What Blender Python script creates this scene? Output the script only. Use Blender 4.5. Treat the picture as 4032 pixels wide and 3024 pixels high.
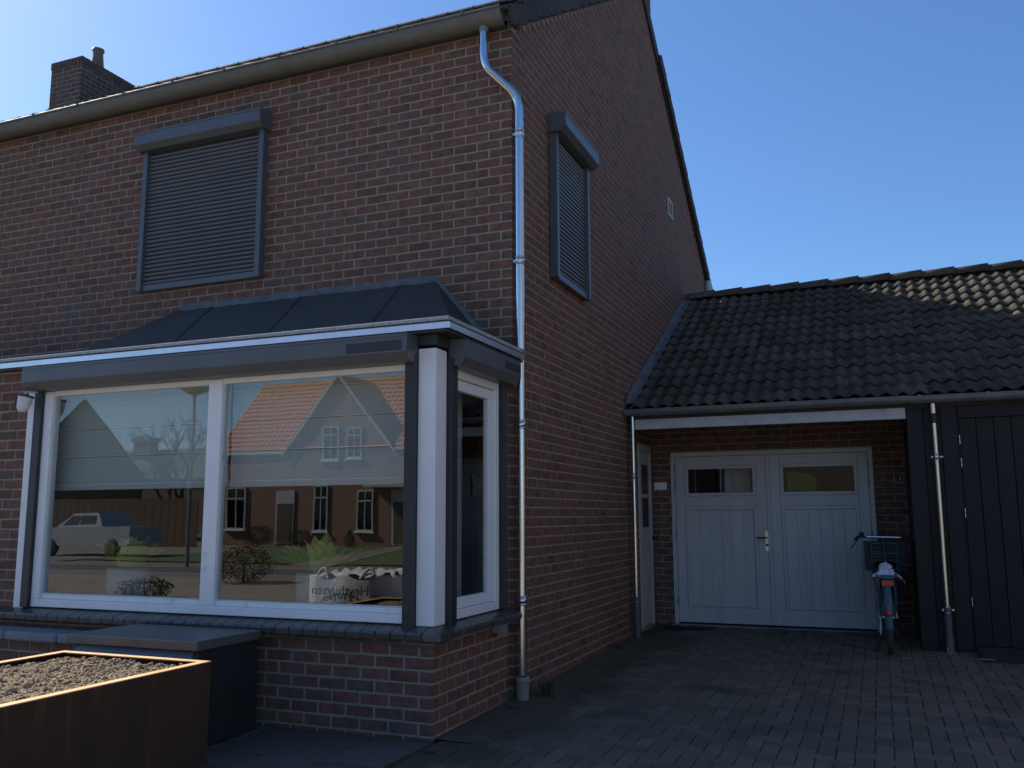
import bpy, math, random
from mathutils import Vector, Matrix, noise
random.seed(7)
R = math.radians
for o in list(bpy.data.objects): bpy.data.objects.remove(o)
sc = bpy.context.scene
COL = sc.collection
# ------------------------------------------------------------------ camera
cam_d = bpy.data.cameras.new('camera'); cam = bpy.data.objects.new('camera', cam_d); COL.objects.link(cam)
CR = Vector((0.926, 0.3776, -0.0042)); CU = Vector((0.0590, -0.1338, 0.9893)); CW = Vector((-0.3735, 0.9161, 0.1463))
CC = Vector((2.643, -6.496, 1.291)); FPX = 3511.0
CW.normalize(); CR = (CR - CW*CR.dot(CW)).normalized(); CU = CR.cross(CW)
cam.matrix_world = Matrix(((CR.x, CU.x, -CW.x, CC.x), (CR.y, CU.y, -CW.y, CC.y), (CR.z, CU.z, -CW.z, CC.z), (0, 0, 0, 1)))
cam_d.sensor_width = 36; cam_d.lens = FPX*36/4032; cam_d.clip_start = .05; cam_d.clip_end = 2000
sc.camera = cam
# ------------------------------------------------------------------ world, sun, exposure
SUN = Vector((-1.0, 0.30, 0.86)).normalized()
w = bpy.data.worlds.new('World'); sc.world = w; w.use_nodes = True
nt = w.node_tree; nt.nodes.clear()
sky = nt.nodes.new('ShaderNodeTexSky'); sky.sky_type = 'NISHITA'; sky.sun_disc = False
sky.sun_elevation = math.asin(SUN.z); sky.sun_rotation = math.atan2(SUN.x, SUN.y)
sky.air_density = 1.0; sky.dust_density = 0.6; sky.ozone_density = 8.0; sky.altitude = 20
bg = nt.nodes.new('ShaderNodeBackground'); bg.inputs[1].default_value = 0.102
wo = nt.nodes.new('ShaderNodeOutputWorld'); hs = nt.nodes.new('ShaderNodeHueSaturation'); hs.inputs['Saturation'].default_value = 1.05; nt.links.new(sky.outputs[0], hs.inputs['Color']); nt.links.new(hs.outputs[0], bg.inputs[0]); nt.links.new(bg.outputs[0], wo.inputs[0])
sl = bpy.data.lights.new('sun', 'SUN'); sl.energy = 5.0; sl.angle = R(.5); sl.color = (1, .94, .84)
so = bpy.data.objects.new('sun', sl); COL.objects.link(so); so.rotation_euler = SUN.to_track_quat('Z', 'Y').to_euler(); so.location = SUN*30
vs = sc.view_settings; vs.view_transform = 'Standard'; vs.look = 'None'; vs.gamma = 1; vs.exposure = 0.72; vs.use_curve_mapping = False
sc.render.engine = 'CYCLES'

# ------------------------------------------------------------------ helpers
class MB:
    def __init__(s): s.v = []; s.f = []; s.a = None; s.sm = []
    def add(s, v, f, sm=False):
        n = len(s.v); s.v += [tuple(p) for p in v]; s.f += [tuple(i+n for i in q) for q in f]; s.sm += [sm]*len(f)
    def box(s, a, b, M=None):
        x0, y0, z0 = a; x1, y1, z1 = b
        v = [Vector(p) for p in ((x0,y0,z0),(x1,y0,z0),(x1,y1,z0),(x0,y1,z0),(x0,y0,z1),(x1,y0,z1),(x1,y1,z1),(x0,y1,z1))]
        if M: v = [M @ p for p in v]
        s.add(v, [(0,3,2,1),(4,5,6,7),(0,1,5,4),(1,2,6,5),(2,3,7,6),(3,0,4,7)])
    def cbox(s, a, b, c=.004, M=None):
        lo = Vector(a); hi = Vector(b); v = []; idx = {}
        for i in range(8):
            sg = (i & 1, i >> 1 & 1, i >> 2 & 1)
            for ax in range(3):
                p = [0]*3
                for k in range(3):
                    e = hi[k] if sg[k] else lo[k]
                    p[k] = e if k == ax else (e - c if sg[k] else e + c)
                idx[(sg, ax)] = len(v); v.append(Vector(p))
        f = []
        for ax in range(3):
            o1, o2 = [(1,2),(2,0),(0,1)][ax]
            for sd in (0, 1):
                q = []
                for u, w_ in ((0,0),(1,0),(1,1),(0,1)):
                    sg = [0]*3; sg[ax] = sd; sg[o1] = u; sg[o2] = w_; q.append(idx[(tuple(sg), ax)])
                f.append(q if sd else q[::-1])
        for ax in range(3):
            o1, o2 = [(1,2),(2,0),(0,1)][ax]
            for u in (0,1):
                for w_ in (0,1):
                    g0 = [0]*3; g0[o1] = u; g0[o2] = w_; g0[ax] = 0; g1 = g0[:]; g1[ax] = 1; g0 = tuple(g0); g1 = tuple(g1)
                    q = [idx[(g0,o1)], idx[(g1,o1)], idx[(g1,o2)], idx[(g0,o2)]]
                    f.append(q if (u ^ w_) else q[::-1])
        for i in range(8):
            sg = (i & 1, i >> 1 & 1, i >> 2 & 1); q = [idx[(sg,0)], idx[(sg,1)], idx[(sg,2)]]
            f.append(q if (sum(sg) % 2) else q[::-1])
        if M: v = [M @ p for p in v]
        s.add(v, f)
    def tube(s, path, r, n=12, cap=True, sm=True):
        path = [Vector(p) for p in path]; rs = r if isinstance(r, (list, tuple)) else [r]*len(path)
        t = (path[1]-path[0]).normalized(); up = Vector((0,0,1)) if abs(t.z) < .9 else Vector((0,1,0))
        nrm = (up - t*up.dot(t)).normalized(); rings = []; v = []
        for i, p in enumerate(path):
            t2 = (path[min(i+1, len(path)-1)] - path[max(i-1, 0)]).normalized()
            nrm = (nrm - t2*nrm.dot(t2)).normalized(); b = t2.cross(nrm)
            v += [p + (nrm*math.cos(2*math.pi*k/n) + b*math.sin(2*math.pi*k/n))*rs[i] for k in range(n)]
        f = []
        for i in range(len(path)-1):
            for k in range(n):
                f.append((i*n+k, i*n+(k+1) % n, (i+1)*n+(k+1) % n, (i+1)*n+k))
        s.add(v, f, sm)
        if cap:
            s.add(v[:n], [tuple(range(n))[::-1]]); s.add(v[-n:], [tuple(range(n))])
    def prism(s, poly, ax, lo, hi, M=None):   # poly in the two other axes (cyclic order)
        def mk(p, h):
            q = [0]*3; q[ax] = h; q[(ax+1) % 3] = p[0]; q[(ax+2) % 3] = p[1]; return Vector(q)
        n = len(poly); v = [mk(p, lo) for p in poly] + [mk(p, hi) for p in poly]
        if M: v = [M @ p for p in v]
        s.add(v, [tuple(range(n))[::-1], tuple(range(n, 2*n))] + [(i, (i+1) % n, n+(i+1) % n, n+i) for i in range(n)])
    def lathe(s, c, prof, n=20, M=None):
        v = []; f = []
        for r, z in prof:
            v += [Vector((c[0]+r*math.cos(2*math.pi*k/n), c[1]+r*math.sin(2*math.pi*k/n), c[2]+z)) for k in range(n)]
        for i in range(len(prof)-1):
            for k in range(n): f.append((i*n+k, i*n+(k+1) % n, (i+1)*n+(k+1) % n, (i+1)*n+k))
        if M: v = [M @ p for p in v]
        s.add(v, f, True)
    def grid(s, P, nu, nv, sm=True):          # P(i,j)
        v = [P(i, j) for j in range(nv+1) for i in range(nu+1)]
        s.add(v, [(j*(nu+1)+i, j*(nu+1)+i+1, (j+1)*(nu+1)+i+1, (j+1)*(nu+1)+i) for j in range(nv) for i in range(nu)], sm)
    def mesh(s, name, rnd=None):
        me = bpy.data.meshes.new(name); me.from_pydata(s.v, [], s.f)
        me.polygons.foreach_set('use_smooth', s.sm)
        if rnd is not None:
            at = me.attributes.new('rnd', 'FLOAT', 'POINT'); at.data.foreach_set('value', rnd)
        me.update(); return me
    def build(s, name, m, parent=None, rnd=None):
        return obj(name, s.mesh(name, rnd), m, parent)

def obj(name, me, m, parent=None):
    o = bpy.data.objects.new(name, me); COL.objects.link(o)
    if m and not me.materials: me.materials.append(m)
    if parent: setp(o, parent)
    return o
def setp(o, p):
    o.parent = p
    if p.type == 'EMPTY': o.matrix_parent_inverse = Matrix.Translation(-p.location)
def tag(o, label=None, cat=None, group=None, kind=None):
    if label: o['label'] = label
    if cat: o['category'] = cat
    if group: o['group'] = group
    if kind: o['kind'] = kind
    return o
def thing(name, loc, label, cat, group=None):
    e = bpy.data.objects.new(name, None); COL.objects.link(e); e.location = loc; e.empty_display_size = .1
    return tag(e, label, cat, group)
def px(p):
    d = Vector(p) - CC; z = d.dot(CW)
    return (2016 + FPX*d.dot(CR)/z, 1512 - FPX*d.dot(CU)/z, z) if z > .1 else (-9e9, 0, z)
def gz(y): return -.085 + .012*max(-4., min(y, 8.))

# ------------------------------------------------------------------ materials
def mat(name, col, rough=.6, metal=0., col2=None, scale=8., bump=0., bscale=60., spec=.5, detail=4., dirt=None, stretch=None, trans=0):
    m = bpy.data.materials.new(name); m.use_nodes = True; N = m.node_tree.nodes; L = m.node_tree.links
    b = N['Principled BSDF']; b.inputs['Roughness'].default_value = rough; b.inputs['Metallic'].default_value = metal
    b.inputs['Specular IOR Level'].default_value = spec
    b.inputs['Base Color'].default_value = (*col, 1)
    if trans: b.inputs['Transmission Weight'].default_value = trans
    geo = N.new('ShaderNodeNewGeometry'); src = geo.outputs['Position']
    if stretch:
        mp = N.new('ShaderNodeMapping'); mp.inputs['Scale'].default_value = stretch; L.new(src, mp.inputs[0]); src = mp.outputs[0]
    if col2:
        t = N.new('ShaderNodeTexNoise'); t.inputs['Scale'].default_value = scale; t.inputs['Detail'].default_value = detail; L.new(src, t.inputs['Vector'])
        r = N.new('ShaderNodeValToRGB'); r.color_ramp.elements[0].position = .32; r.color_ramp.elements[1].position = .68
        r.color_ramp.elements[0].color = (*col, 1); r.color_ramp.elements[1].color = (*col2, 1)
        L.new(t.outputs['Fac'], r.inputs[0]); out = r.outputs[0]
        if dirt:
            t2 = N.new('ShaderNodeTexNoise'); t2.inputs['Scale'].default_value = dirt[1]; t2.inputs['Detail'].default_value = 6; L.new(src, t2.inputs['Vector'])
            r2 = N.new('ShaderNodeValToRGB'); r2.color_ramp.elements[0].position = dirt[2]; r2.color_ramp.elements[1].position = dirt[2]+.12
            L.new(t2.outputs['Fac'], r2.inputs[0])
            mx = N.new('ShaderNodeMixRGB'); mx.inputs[2].default_value = (*dirt[0], 1); L.new(r2.outputs[0], mx.inputs[0]); L.new(out, mx.inputs[1]); out = mx.outputs[0]
        L.new(out, b.inputs['Base Color'])
    if bump:
        t = N.new('ShaderNodeTexNoise'); t.inputs['Scale'].default_value = bscale; t.inputs['Detail'].default_value = 5; L.new(src, t.inputs['Vector'])
        bm = N.new('ShaderNodeBump'); bm.inputs['Strength'].default_value = bump; bm.inputs['Distance'].default_value = .01
        L.new(t.outputs['Fac'], bm.inputs['Height']); L.new(bm.outputs[0], b.inputs['Normal'])
    return m
def piece_mat(name, stops, use_attr, rough=.85, nscale=14., bump=.5, bscale=150., stain=None, moss=None, spec=.3):
    """per-piece colour from Object Info random or from the rnd attribute, plus mottling"""
    m = bpy.data.materials.new(name); m.use_nodes = True; N = m.node_tree.nodes; L = m.node_tree.links
    b = N['Principled BSDF']; b.inputs['Roughness'].default_value = rough; b.inputs['Specular IOR Level'].default_value = spec
    if use_attr:
        a = N.new('ShaderNodeAttribute'); a.attribute_name = 'rnd'; rv = a.outputs['Fac']
    else:
        a = N.new('ShaderNodeObjectInfo'); rv = a.outputs['Random']
    cr = N.new('ShaderNodeValToRGB'); cr.color_ramp.interpolation = 'LINEAR'
    e = cr.color_ramp.elements
    while len(e) < len(stops): e.new(.5)
    for i, (p, c) in enumerate(stops): e[i].position = p; e[i].color = (*c, 1)
    L.new(rv, cr.inputs[0])
    g = N.new('ShaderNodeNewGeometry'); t = N.new('ShaderNodeTexNoise'); t.inputs['Scale'].default_value = nscale; t.inputs['Detail'].default_value = 6
    L.new(g.outputs['Position'], t.inputs['Vector'])
    r = N.new('ShaderNodeMapRange'); r.inputs[1].default_value = .3; r.inputs[2].default_value = .7; r.inputs[3].default_value = .72; r.inputs[4].default_value = 1.28
    L.new(t.outputs['Fac'], r.inputs[0])
    mu = N.new('ShaderNodeMixRGB'); mu.blend_type = 'MULTIPLY'; mu.inputs[0].default_value = 1; L.new(cr.outputs[0], mu.inputs[1]); L.new(r.outputs[0], mu.inputs[2]); out = mu.outputs[0]
    if stain:
        t2 = N.new('ShaderNodeTexNoise'); t2.inputs['Scale'].default_value = stain[1]; t2.inputs['Detail'].default_value = 8; L.new(g.outputs['Position'], t2.inputs['Vector'])
        r2 = N.new('ShaderNodeMapRange'); r2.inputs[1].default_value = stain[2]; r2.inputs[2].default_value = stain[2]+.18; L.new(t2.outputs['Fac'], r2.inputs[0])
        mx = N.new('ShaderNodeMixRGB'); mx.inputs[2].default_value = (*stain[0], 1); L.new(r2.outputs[0], mx.inputs[0]); L.new(out, mx.inputs[1]); out = mx.outputs[0]
    if moss:   # moss grown over the paving along the house wall: a stain with a ragged outline
        sp = N.new('ShaderNodeSeparateXYZ'); L.new(g.outputs['Position'], sp.inputs[0])
        t3 = N.new('ShaderNodeTexNoise'); t3.inputs['Scale'].default_value = 2.2; t3.inputs['Detail'].default_value = 8; L.new(g.outputs['Position'], t3.inputs['Vector'])
        ma = N.new('ShaderNodeMath'); ma.operation = 'MULTIPLY_ADD'; ma.inputs[1].default_value = 1.6; L.new(t3.outputs['Fac'], ma.inputs[0]); L.new(sp.outputs['X'], ma.inputs[2])
        r3 = N.new('ShaderNodeMapRange'); r3.inputs[1].default_value = 1.55; r3.inputs[2].default_value = 1.1; L.new(ma.outputs[0], r3.inputs[0])
        mx = N.new('ShaderNodeMixRGB'); mx.inputs[2].default_value = (*moss, 1); L.new(r3.outputs[0], mx.inputs[0]); L.new(out, mx.inputs[1]); out = mx.outputs[0]
    L.new(out, b.inputs['Base Color'])
    tb = N.new('ShaderNodeTexNoise'); tb.inputs['Scale'].default_value = bscale; tb.inputs['Detail'].default_value = 5; L.new(g.outputs['Position'], tb.inputs['Vector'])
    bm = N.new('ShaderNodeBump'); bm.inputs['Strength'].default_value = bump; bm.inputs['Distance'].default_value = .006
    L.new(tb.outputs['Fac'], bm.inputs['Height']); L.new(bm.outputs[0], b.inputs['Normal'])
    return m
def glass(name, ior=2.2, tint=(.9, .93, .92)):
    m = bpy.data.materials.new(name); m.use_nodes = True; N = m.node_tree.nodes; L = m.node_tree.links; N.clear()
    o = N.new('ShaderNodeOutputMaterial'); tr = N.new('ShaderNodeBsdfTransparent'); tr.inputs[0].default_value = (*tint, 1)
    gl = N.new('ShaderNodeBsdfGlossy'); gl.inputs['Roughness'].default_value = 0.0
    fr = N.new('ShaderNodeFresnel'); fr.inputs[0].default_value = ior
    g = N.new('ShaderNodeNewGeometry'); inv = N.new('ShaderNodeMath'); inv.operation = 'SUBTRACT'; inv.inputs[0].default_value = 1; L.new(g.outputs['Backfacing'], inv.inputs[1])
    mu = N.new('ShaderNodeMath'); mu.operation = 'MULTIPLY'; L.new(fr.outputs[0], mu.inputs[0]); L.new(inv.outputs[0], mu.inputs[1])
    tn = N.new('ShaderNodeTexNoise'); tn.inputs['Scale'].default_value = 1.6; tn.inputs['Detail'].default_value = 1.5; L.new(g.outputs['Position'], tn.inputs['Vector'])
    bp_ = N.new('ShaderNodeBump'); bp_.inputs['Strength'].default_value = .07; bp_.inputs['Distance'].default_value = .006; L.new(tn.outputs['Fac'], bp_.inputs['Height']); L.new(bp_.outputs[0], gl.inputs['Normal'])
    mx = N.new('ShaderNodeMixShader'); L.new(mu.outputs[0], mx.inputs[0]); L.new(tr.outputs[0], mx.inputs[1]); L.new(gl.outputs[0], mx.inputs[2]); L.new(mx.outputs[0], o.inputs[0])
    return m
BR = [(0., (.125,.064,.048)), (.16, (.152,.076,.056)), (.42, (.172,.083,.060)), (.64, (.192,.089,.063)), (.80, (.162,.081,.060)), (.92, (.145,.085,.066)), (1., (.127,.080,.064))]
SAND = (.20,.17,.14)
m_brick_o = piece_mat('brick_red', BR, False, stain=((.135,.105,.082), 2.2, .57))
m_brick_a = piece_mat('brick_red_wall', BR, True, stain=((.135,.105,.082), 2.2, .57))
m_mortar = mat('mortar', (.235,.212,.168), .95, col2=(.30,.272,.215), scale=5, bump=.6, bscale=120, dirt=((.19,.17,.13), 1.7, .58))
PV = [(0., (.135,.110,.078)), (.5, (.16,.131,.094)), (1., (.19,.157,.114))]
m_pav_o = piece_mat('paver_grey', PV, False, rough=.9, nscale=160, bump=.9, bscale=300, stain=((.07,.075,.06), 1.6, .55), moss=(.085,.072,.042))
m_pav_a = piece_mat('paver_grey_far', PV, True, rough=.9, nscale=160, bump=.9, bscale=300, stain=((.07,.075,.06), 1.6, .55), moss=(.085,.072,.042))
SLB = [(0., (.088,.078,.069)), (1., (.112,.10,.088))]
m_slab = piece_mat('dark_slab', SLB, False, rough=.8, nscale=60, bump=.3, bscale=200)
TL = [(0., (.065,.058,.047)), (.5, (.088,.076,.061)), (1., (.115,.097,.076))]
m_tile = piece_mat('roof_tile_brown', TL, False, rough=.9, nscale=26, bump=1., bscale=70, stain=((.05,.055,.028), 5.0, .54))
m_verge = piece_mat('verge_tile_dark', [(0, (.045,.045,.045)), (1, (.065,.062,.058))], False, rough=.9, nscale=20, bump=1., bscale=60, stain=((.085,.08,.05), 6, .6))
m_roof = mat('roof_slab_dark', (.05,.048,.045), .9, col2=(.075,.068,.06), scale=6, bump=.8, bscale=30)
m_zinc = mat('zinc_bright', (.74,.75,.76), .2, 1., col2=(.58,.59,.60), scale=4, stretch=(1,1,.25))
m_zincd = mat('zinc_dull', (.125,.12,.105), .6, .1, col2=(.16,.155,.135), scale=3.5, bump=.15, bscale=25, dirt=((.11,.11,.09), 5, .6))
m_zinco = mat('zinc_weathered', (.20,.215,.22), .5, .4, col2=(.26,.27,.27), scale=5, bump=.2, bscale=30)
m_lead = mat('lead', (.085,.085,.085), .65, .1, col2=(.16,.16,.16), scale=7, bump=.6, bscale=16)
m_alu = mat('aluminium_trim', (.78,.79,.80), .3, .9, col2=(.70,.71,.72), scale=7)
m_grit = mat('granulated_roof_edge', (.18,.185,.19), .85, col2=(.62,.64,.66), scale=120, bump=1, bscale=150)
m_anth = mat('anthracite_aluminium', (.085,.089,.095), .38, .0, col2=(.10,.104,.11), scale=3, spec=.6)
m_black = mat('black_aluminium', (.022,.023,.026), .45, col2=(.03,.031,.034), scale=6)
m_bitu = mat('black_roof_membrane', (.034,.032,.030), .62, col2=(.048,.045,.042), scale=2.2, bump=.15, bscale=6)
m_white = mat('white_paint', (.77,.775,.78), .42, col2=(.82,.82,.82), scale=4, bump=.03, bscale=90, dirt=((.6,.6,.58), 9, .66))
m_sill = piece_mat('black_glazed_tile', [(0, (.062,.056,.050)), (1, (.088,.080,.072))], False, rough=.3, nscale=30, bump=.1, bscale=60, spec=.6)
m_bgate = piece_mat('black_stained_board', [(0, (.020,.019,.018)), (1, (.027,.026,.024))], False, rough=.6, nscale=30, bump=.25, bscale=60)
m_door = mat('grey_door_paint', (.52,.51,.50), .45, col2=(.57,.56,.55), scale=5, bump=.06, bscale=140, stretch=(1,1,.15), dirt=((.44,.425,.40), 3.0, .60))
m_sdoor = mat('cream_side_door', (.42,.40,.37), .5, col2=(.47,.45,.42), scale=6)
m_fasc = mat('fascia_white', (.60,.60,.58), .6, col2=(.52,.52,.49), scale=6, dirt=((.36,.36,.32), 3.5, .6))
m_dwood = mat('dark_soffit', (.045,.04,.034), .8, col2=(.06,.053,.045), scale=9)
m_glass = glass('window_glass', 2.3)
m_gglass = glass('garage_glass', 1.9)
m_dark = mat('dark_interior', (.10,.092,.08), .9, col2=(.13,.12,.10), scale=2)
m_blind = mat('blind_fabric', (.50,.51,.49), .9, col2=(.55,.56,.54), scale=30)
m_corten_shaded = mat('corten_steel_shaded', (.060,.030,.014), .85, .0, col2=(.040,.021,.011), scale=6, bump=.3, bscale=80, dirt=((.105,.048,.018), 9, .60), stretch=(1,1,.14))  # planter panels: shade put into the dark base colour, plus rust runs
m_soil = mat('dry_soil', (.215,.158,.096), 1., col2=(.33,.25,.16), scale=18, bump=1., bscale=110, dirt=((.14,.105,.07), 30, .60))
m_plast = mat('black_plastic', (.018,.017,.016), .45, col2=(.026,.027,.03), scale=5, bump=.05, bscale=200)
m_conc = mat('concrete', (.22,.215,.20), .9, col2=(.28,.27,.25), scale=10, bump=.5, bscale=70, dirt=((.14,.15,.10), 4, .6))
m_cope = mat('blue_stone_coping', (.17,.18,.20), .75, col2=(.22,.23,.245), scale=9, bump=.3, bscale=60)
m_tyre = mat('tyre_rubber', (.055,.047,.038), .85, col2=(.10,.084,.065), scale=30, bump=.3, bscale=90)
m_teal = mat('teal_bicycle_paint', (.05,.125,.16), .35, col2=(.065,.15,.185), scale=9)
m_chrome = mat('chrome', (.75,.75,.75), .15, 1.)
m_red = mat('red_reflector', (.62,.035,.02), .25, col2=(.7,.06,.03), scale=40)
m_bag = mat('white_plastic_sheet', (.70,.70,.72), .35, col2=(.62,.62,.66), scale=14, bump=.5, bscale=22)
m_steel = mat('brushed_steel', (.72,.74,.60), .3, .85)
m_crate = mat('dark_crate', (.03,.032,.03), .6, col2=(.042,.043,.04), scale=14)
m_grass = mat('weed_green', (.045,.062,.022), .8, col2=(.07,.085,.03), scale=20)
m_mat = mat('rubber_mat', (.015,.015,.015), .95, col2=(.022,.022,.022), scale=60, bump=1, bscale=200)
m_camw = mat('white_plastic', (.66,.66,.63), .4, col2=(.70,.70,.68), scale=8)
m_plate = mat('white_enamel', (.9,.9,.9), .3, col2=(.82,.82,.82), scale=3)
m_cable = mat('grey_cable', (.10,.105,.11), .6, col2=(.12,.125,.13), scale=9)

# ------------------------------------------------------------------ ground
def sheet(name, x0, x1, y0, y1, dz, m, kind='structure', n=1, follow=True):
    mb = MB(); mb.grid(lambda i, j: (x0+(x1-x0)*i/1, y0+(y1-y0)*j/n, (gz(y0+(y1-y0)*j/n) if follow else 0)+dz), 1, n, False)
    return tag(mb.build(name, m), kind=kind)
m_ground = mat('earth_ground', (.12,.10,.075), .95, col2=(.16,.135,.10), scale=1.5, bump=.6, bscale=20)
m_road = mat('road_asphalt', (.075,.073,.07), .9, col2=(.10,.097,.092), scale=6, bump=.4, bscale=120)
m_lawn = mat('lawn_green', (.055,.09,.022), .95, col2=(.085,.125,.035), scale=4, bump=.8, bscale=70)
m_walk = mat('pavement_tiles', (.15,.13,.11), .9, col2=(.20,.175,.15), scale=5, bump=.3, bscale=50)
m_gravel = mat('garden_gravel', (.21,.175,.13), .95, col2=(.29,.245,.19), scale=3, bump=.8, bscale=60)
m_bed = mat('joint_sand', (.060,.052,.038), 1., col2=(.085,.075,.055), scale=30)
gr = MB(); gr.grid(lambda i, j: (-400+800*i/2, -400+800*j/2, -.30), 2, 2, False)
tag(gr.build('ground', m_ground), kind='structure')
driveway = sheet('driveway', -.04, 6.2, -5.0, 4.70, -.022, m_bed, n=12)
fpath = sheet('front_path', -6.5, -.04, -5.0, -1.26, -.022, m_bed, n=8)
def flat(name, x0, x1, y0, y1, z, m):
    mb = MB(); mb.grid(lambda i, j: (x0+(x1-x0)*i, y0+(y1-y0)*j, z), 1, 1, False); return tag(mb.build(name, m), kind='structure')
flat('garden_bed', -60, -2.9, -13.4, -5.0, -.15, m_gravel)
flat('front_drive', -2.9, 30, -13.4, -5.0, -.148, mat('light_drive', (.34,.31,.275), .9, col2=(.41,.38,.34), scale=5, bump=.3, bscale=50))
flat('pavement', -90, 60, -14.8, -13.4, -.16, m_walk)
kb = MB(); kb.cbox((-90,-14.95,-.32), (60,-14.8,-.155), .01); tag(kb.build('kerb', m_conc), kind='structure')
flat('road', -90, 60, -18.5, -14.95, -.27, m_road)
flat('far_pavement', -90, 60, -20.4, -18.5, -.265, m_walk)
flat('lawn', -25.5, 40, -37, -21.5, -.262, m_lawn)
mb = MB(); mb.prism([(-21.2,-38.2),(-20.,-38.2),(-13.5,-20.4),(-15.2,-20.4)], 2, -.28, -.245); tag(mb.build('garden_path', m_walk), kind='structure')
flat('far_driveway', -60, -25.5, -33.5, -20.4, -.266, m_walk)

# pavers: 90 degree herringbone
def slabmesh(w_, l_, h, c, name):
    mb = MB(); a, b_ = w_/2, l_/2
    v = [(-a,-b_,-h),(a,-b_,-h),(a,b_,-h),(-a,b_,-h),(-a,-b_,-c),(a,-b_,-c),(a,b_,-c),(-a,b_,-c),(-a+c,-b_+c,0),(a-c,-b_+c,0),(a-c,b_-c,0),(-a+c,b_-c,0)]
    f = [(8,9,10,11)]
    for k in range(4): n = (k+1) % 4; f += [(k,n,4+n,4+k), (4+k,4+n,8+n,8+k)]
    mb.add(v, f); return mb
PW = .1055
pv_tpl = slabmesh(PW-.0045, 2*PW-.0045, .06, .005, 'paver')
pave = []
for i in range(-2, 62):
    for j in range(-50, 48):
        v = (i+j) % 4
        if v == 0: cx_, cy_, rot = (i+1)*PW, (j+.5)*PW, math.pi/2
        elif v == 2: cx_, cy_, rot = (i+.5)*PW, (j+1)*PW, 0
        else: continue
        if not (-.03 < cx_-(PW if rot else PW/2)+.06 and cx_ < 6.2 and -5 < cy_ < 4.6): continue
        if cx_ < .02 and cy_ > -1.25: continue
        if cx_ < (.12 if rot else .06) and cy_ > -.05: continue
        p = px((cx_, cy_, gz(cy_))); vis = -60 < p[0] < 4100 and p[1] < 3090
        pave.append((p[2] if vis else 99+p[2], cx_, cy_, rot))
pave.sort()
pvm = [bpy.data.meshes.new('paver') for _ in range(1)]
pv_me = pv_tpl.mesh('paver'); pv_me.materials.append(m_pav_o)
far = MB(); far_r = []
for n, (d, cx_, cy_, rot) in enumerate(pave):
    M = Matrix.Translation((cx_, cy_, gz(cy_)+random.uniform(-.0025, .0025))) @ Matrix.Rotation(rot+random.uniform(-.008,.008), 4, 'Z') @ Matrix.Rotation(random.uniform(-.01,.01), 4, 'X') @ Matrix.Rotation(random.uniform(-.012,.012), 4, 'Y')
    if n < 300:
        o = bpy.data.objects.new('paver', pv_me); COL.objects.link(o); o.parent = driveway; o.matrix_basis = M
    else:
        r = random.random(); far.add([M @ Vector(p) for p in pv_tpl.v], pv_tpl.f); far_r += [r]*len(pv_tpl.v)
tag(far.build('paving', m_pav_a, driveway, far_r), kind='stuff')
sl_tpl = slabmesh(.394, .594, .05, .004, 'slab'); sl_me = sl_tpl.mesh('slab'); sl_me.materials.append(m_slab)
for i in range(16):
    for j in range(6):
        x = -.24-.4*i; y = -1.60-.6*j-(.3 if i % 2 else 0)
        if y < -5: continue
        o = bpy.data.objects.new('slab', sl_me); COL.objects.link(o); o.parent = fpath
        o.matrix_basis = Matrix.Translation((x, y, gz(y)+random.uniform(-.001,.001))) @ Matrix.Rotation(random.uniform(-.004,.004), 4, 'Y')
for i in range(8):   # half slabs closing the staggered rows against the wall
    x = -.64-.8*i
    mb = MB(); mb.cbox((x-.197,-1.597,gz(-1.45)-.05), (x+.197,-1.30,gz(-1.45)), .004); mb.build('slab', m_slab, fpath)

# ------------------------------------------------------------------ THE HOUSE
P = .08; BL = .2145; JO = .0138
house = thing('brick_house', (-3, 0, -.08), 'red brick house with bay window, closed shutters and steep gable', 'house')
YB, XB = -1.28, -.033
APY, APZ = 4.72, 8.46
def gable(y): return 5.38+.653*y if y < APY else APZ-(y-APY)*(APZ-5.34)/(9.2-APY)
mb = MB()   # mortar cores
mb.box((-11.,0,2.2), (0,.2,5.40)); mb.box((-.2,.001,-.3), (0,.2,2.2))
fw = mb.build('front_wall', m_mortar, house)
mb = MB(); mb.prism([(.2,-.3),(9.2,-.3),(9.2,5.34),(APY,APZ),(.2,gable(.2))], 0, -.25, 0); mb.box((-.55,4.27,7.6), (-.0005,5.35,9.6))
sw = mb.build('side_wall', m_mortar, house)
mb = MB(); mb.box((-5.6,YB,-.3), (XB,-1.1,.545)); mb.box((XB-.18,-1.1,-.3), (XB,0,.545)); mb.box((-5.6,YB,.545), (-3.76,-1.1,2.5)); mb.box((XB-.1,-.15,.545), (XB,0,2.5))
bw = mb.build('bay_wall', m_mortar, house)
mb = MB(); mb.prism([(.0,-.3),(9.2,-.3),(9.2,5.36),(APY,APZ+.06),(.0,5.42)], 0, -11.2, -11.); mb.box((-11.,9.0,-.3), (-.25,9.2,5.36)); mb.build('rear_walls', m_mortar, house)
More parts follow.
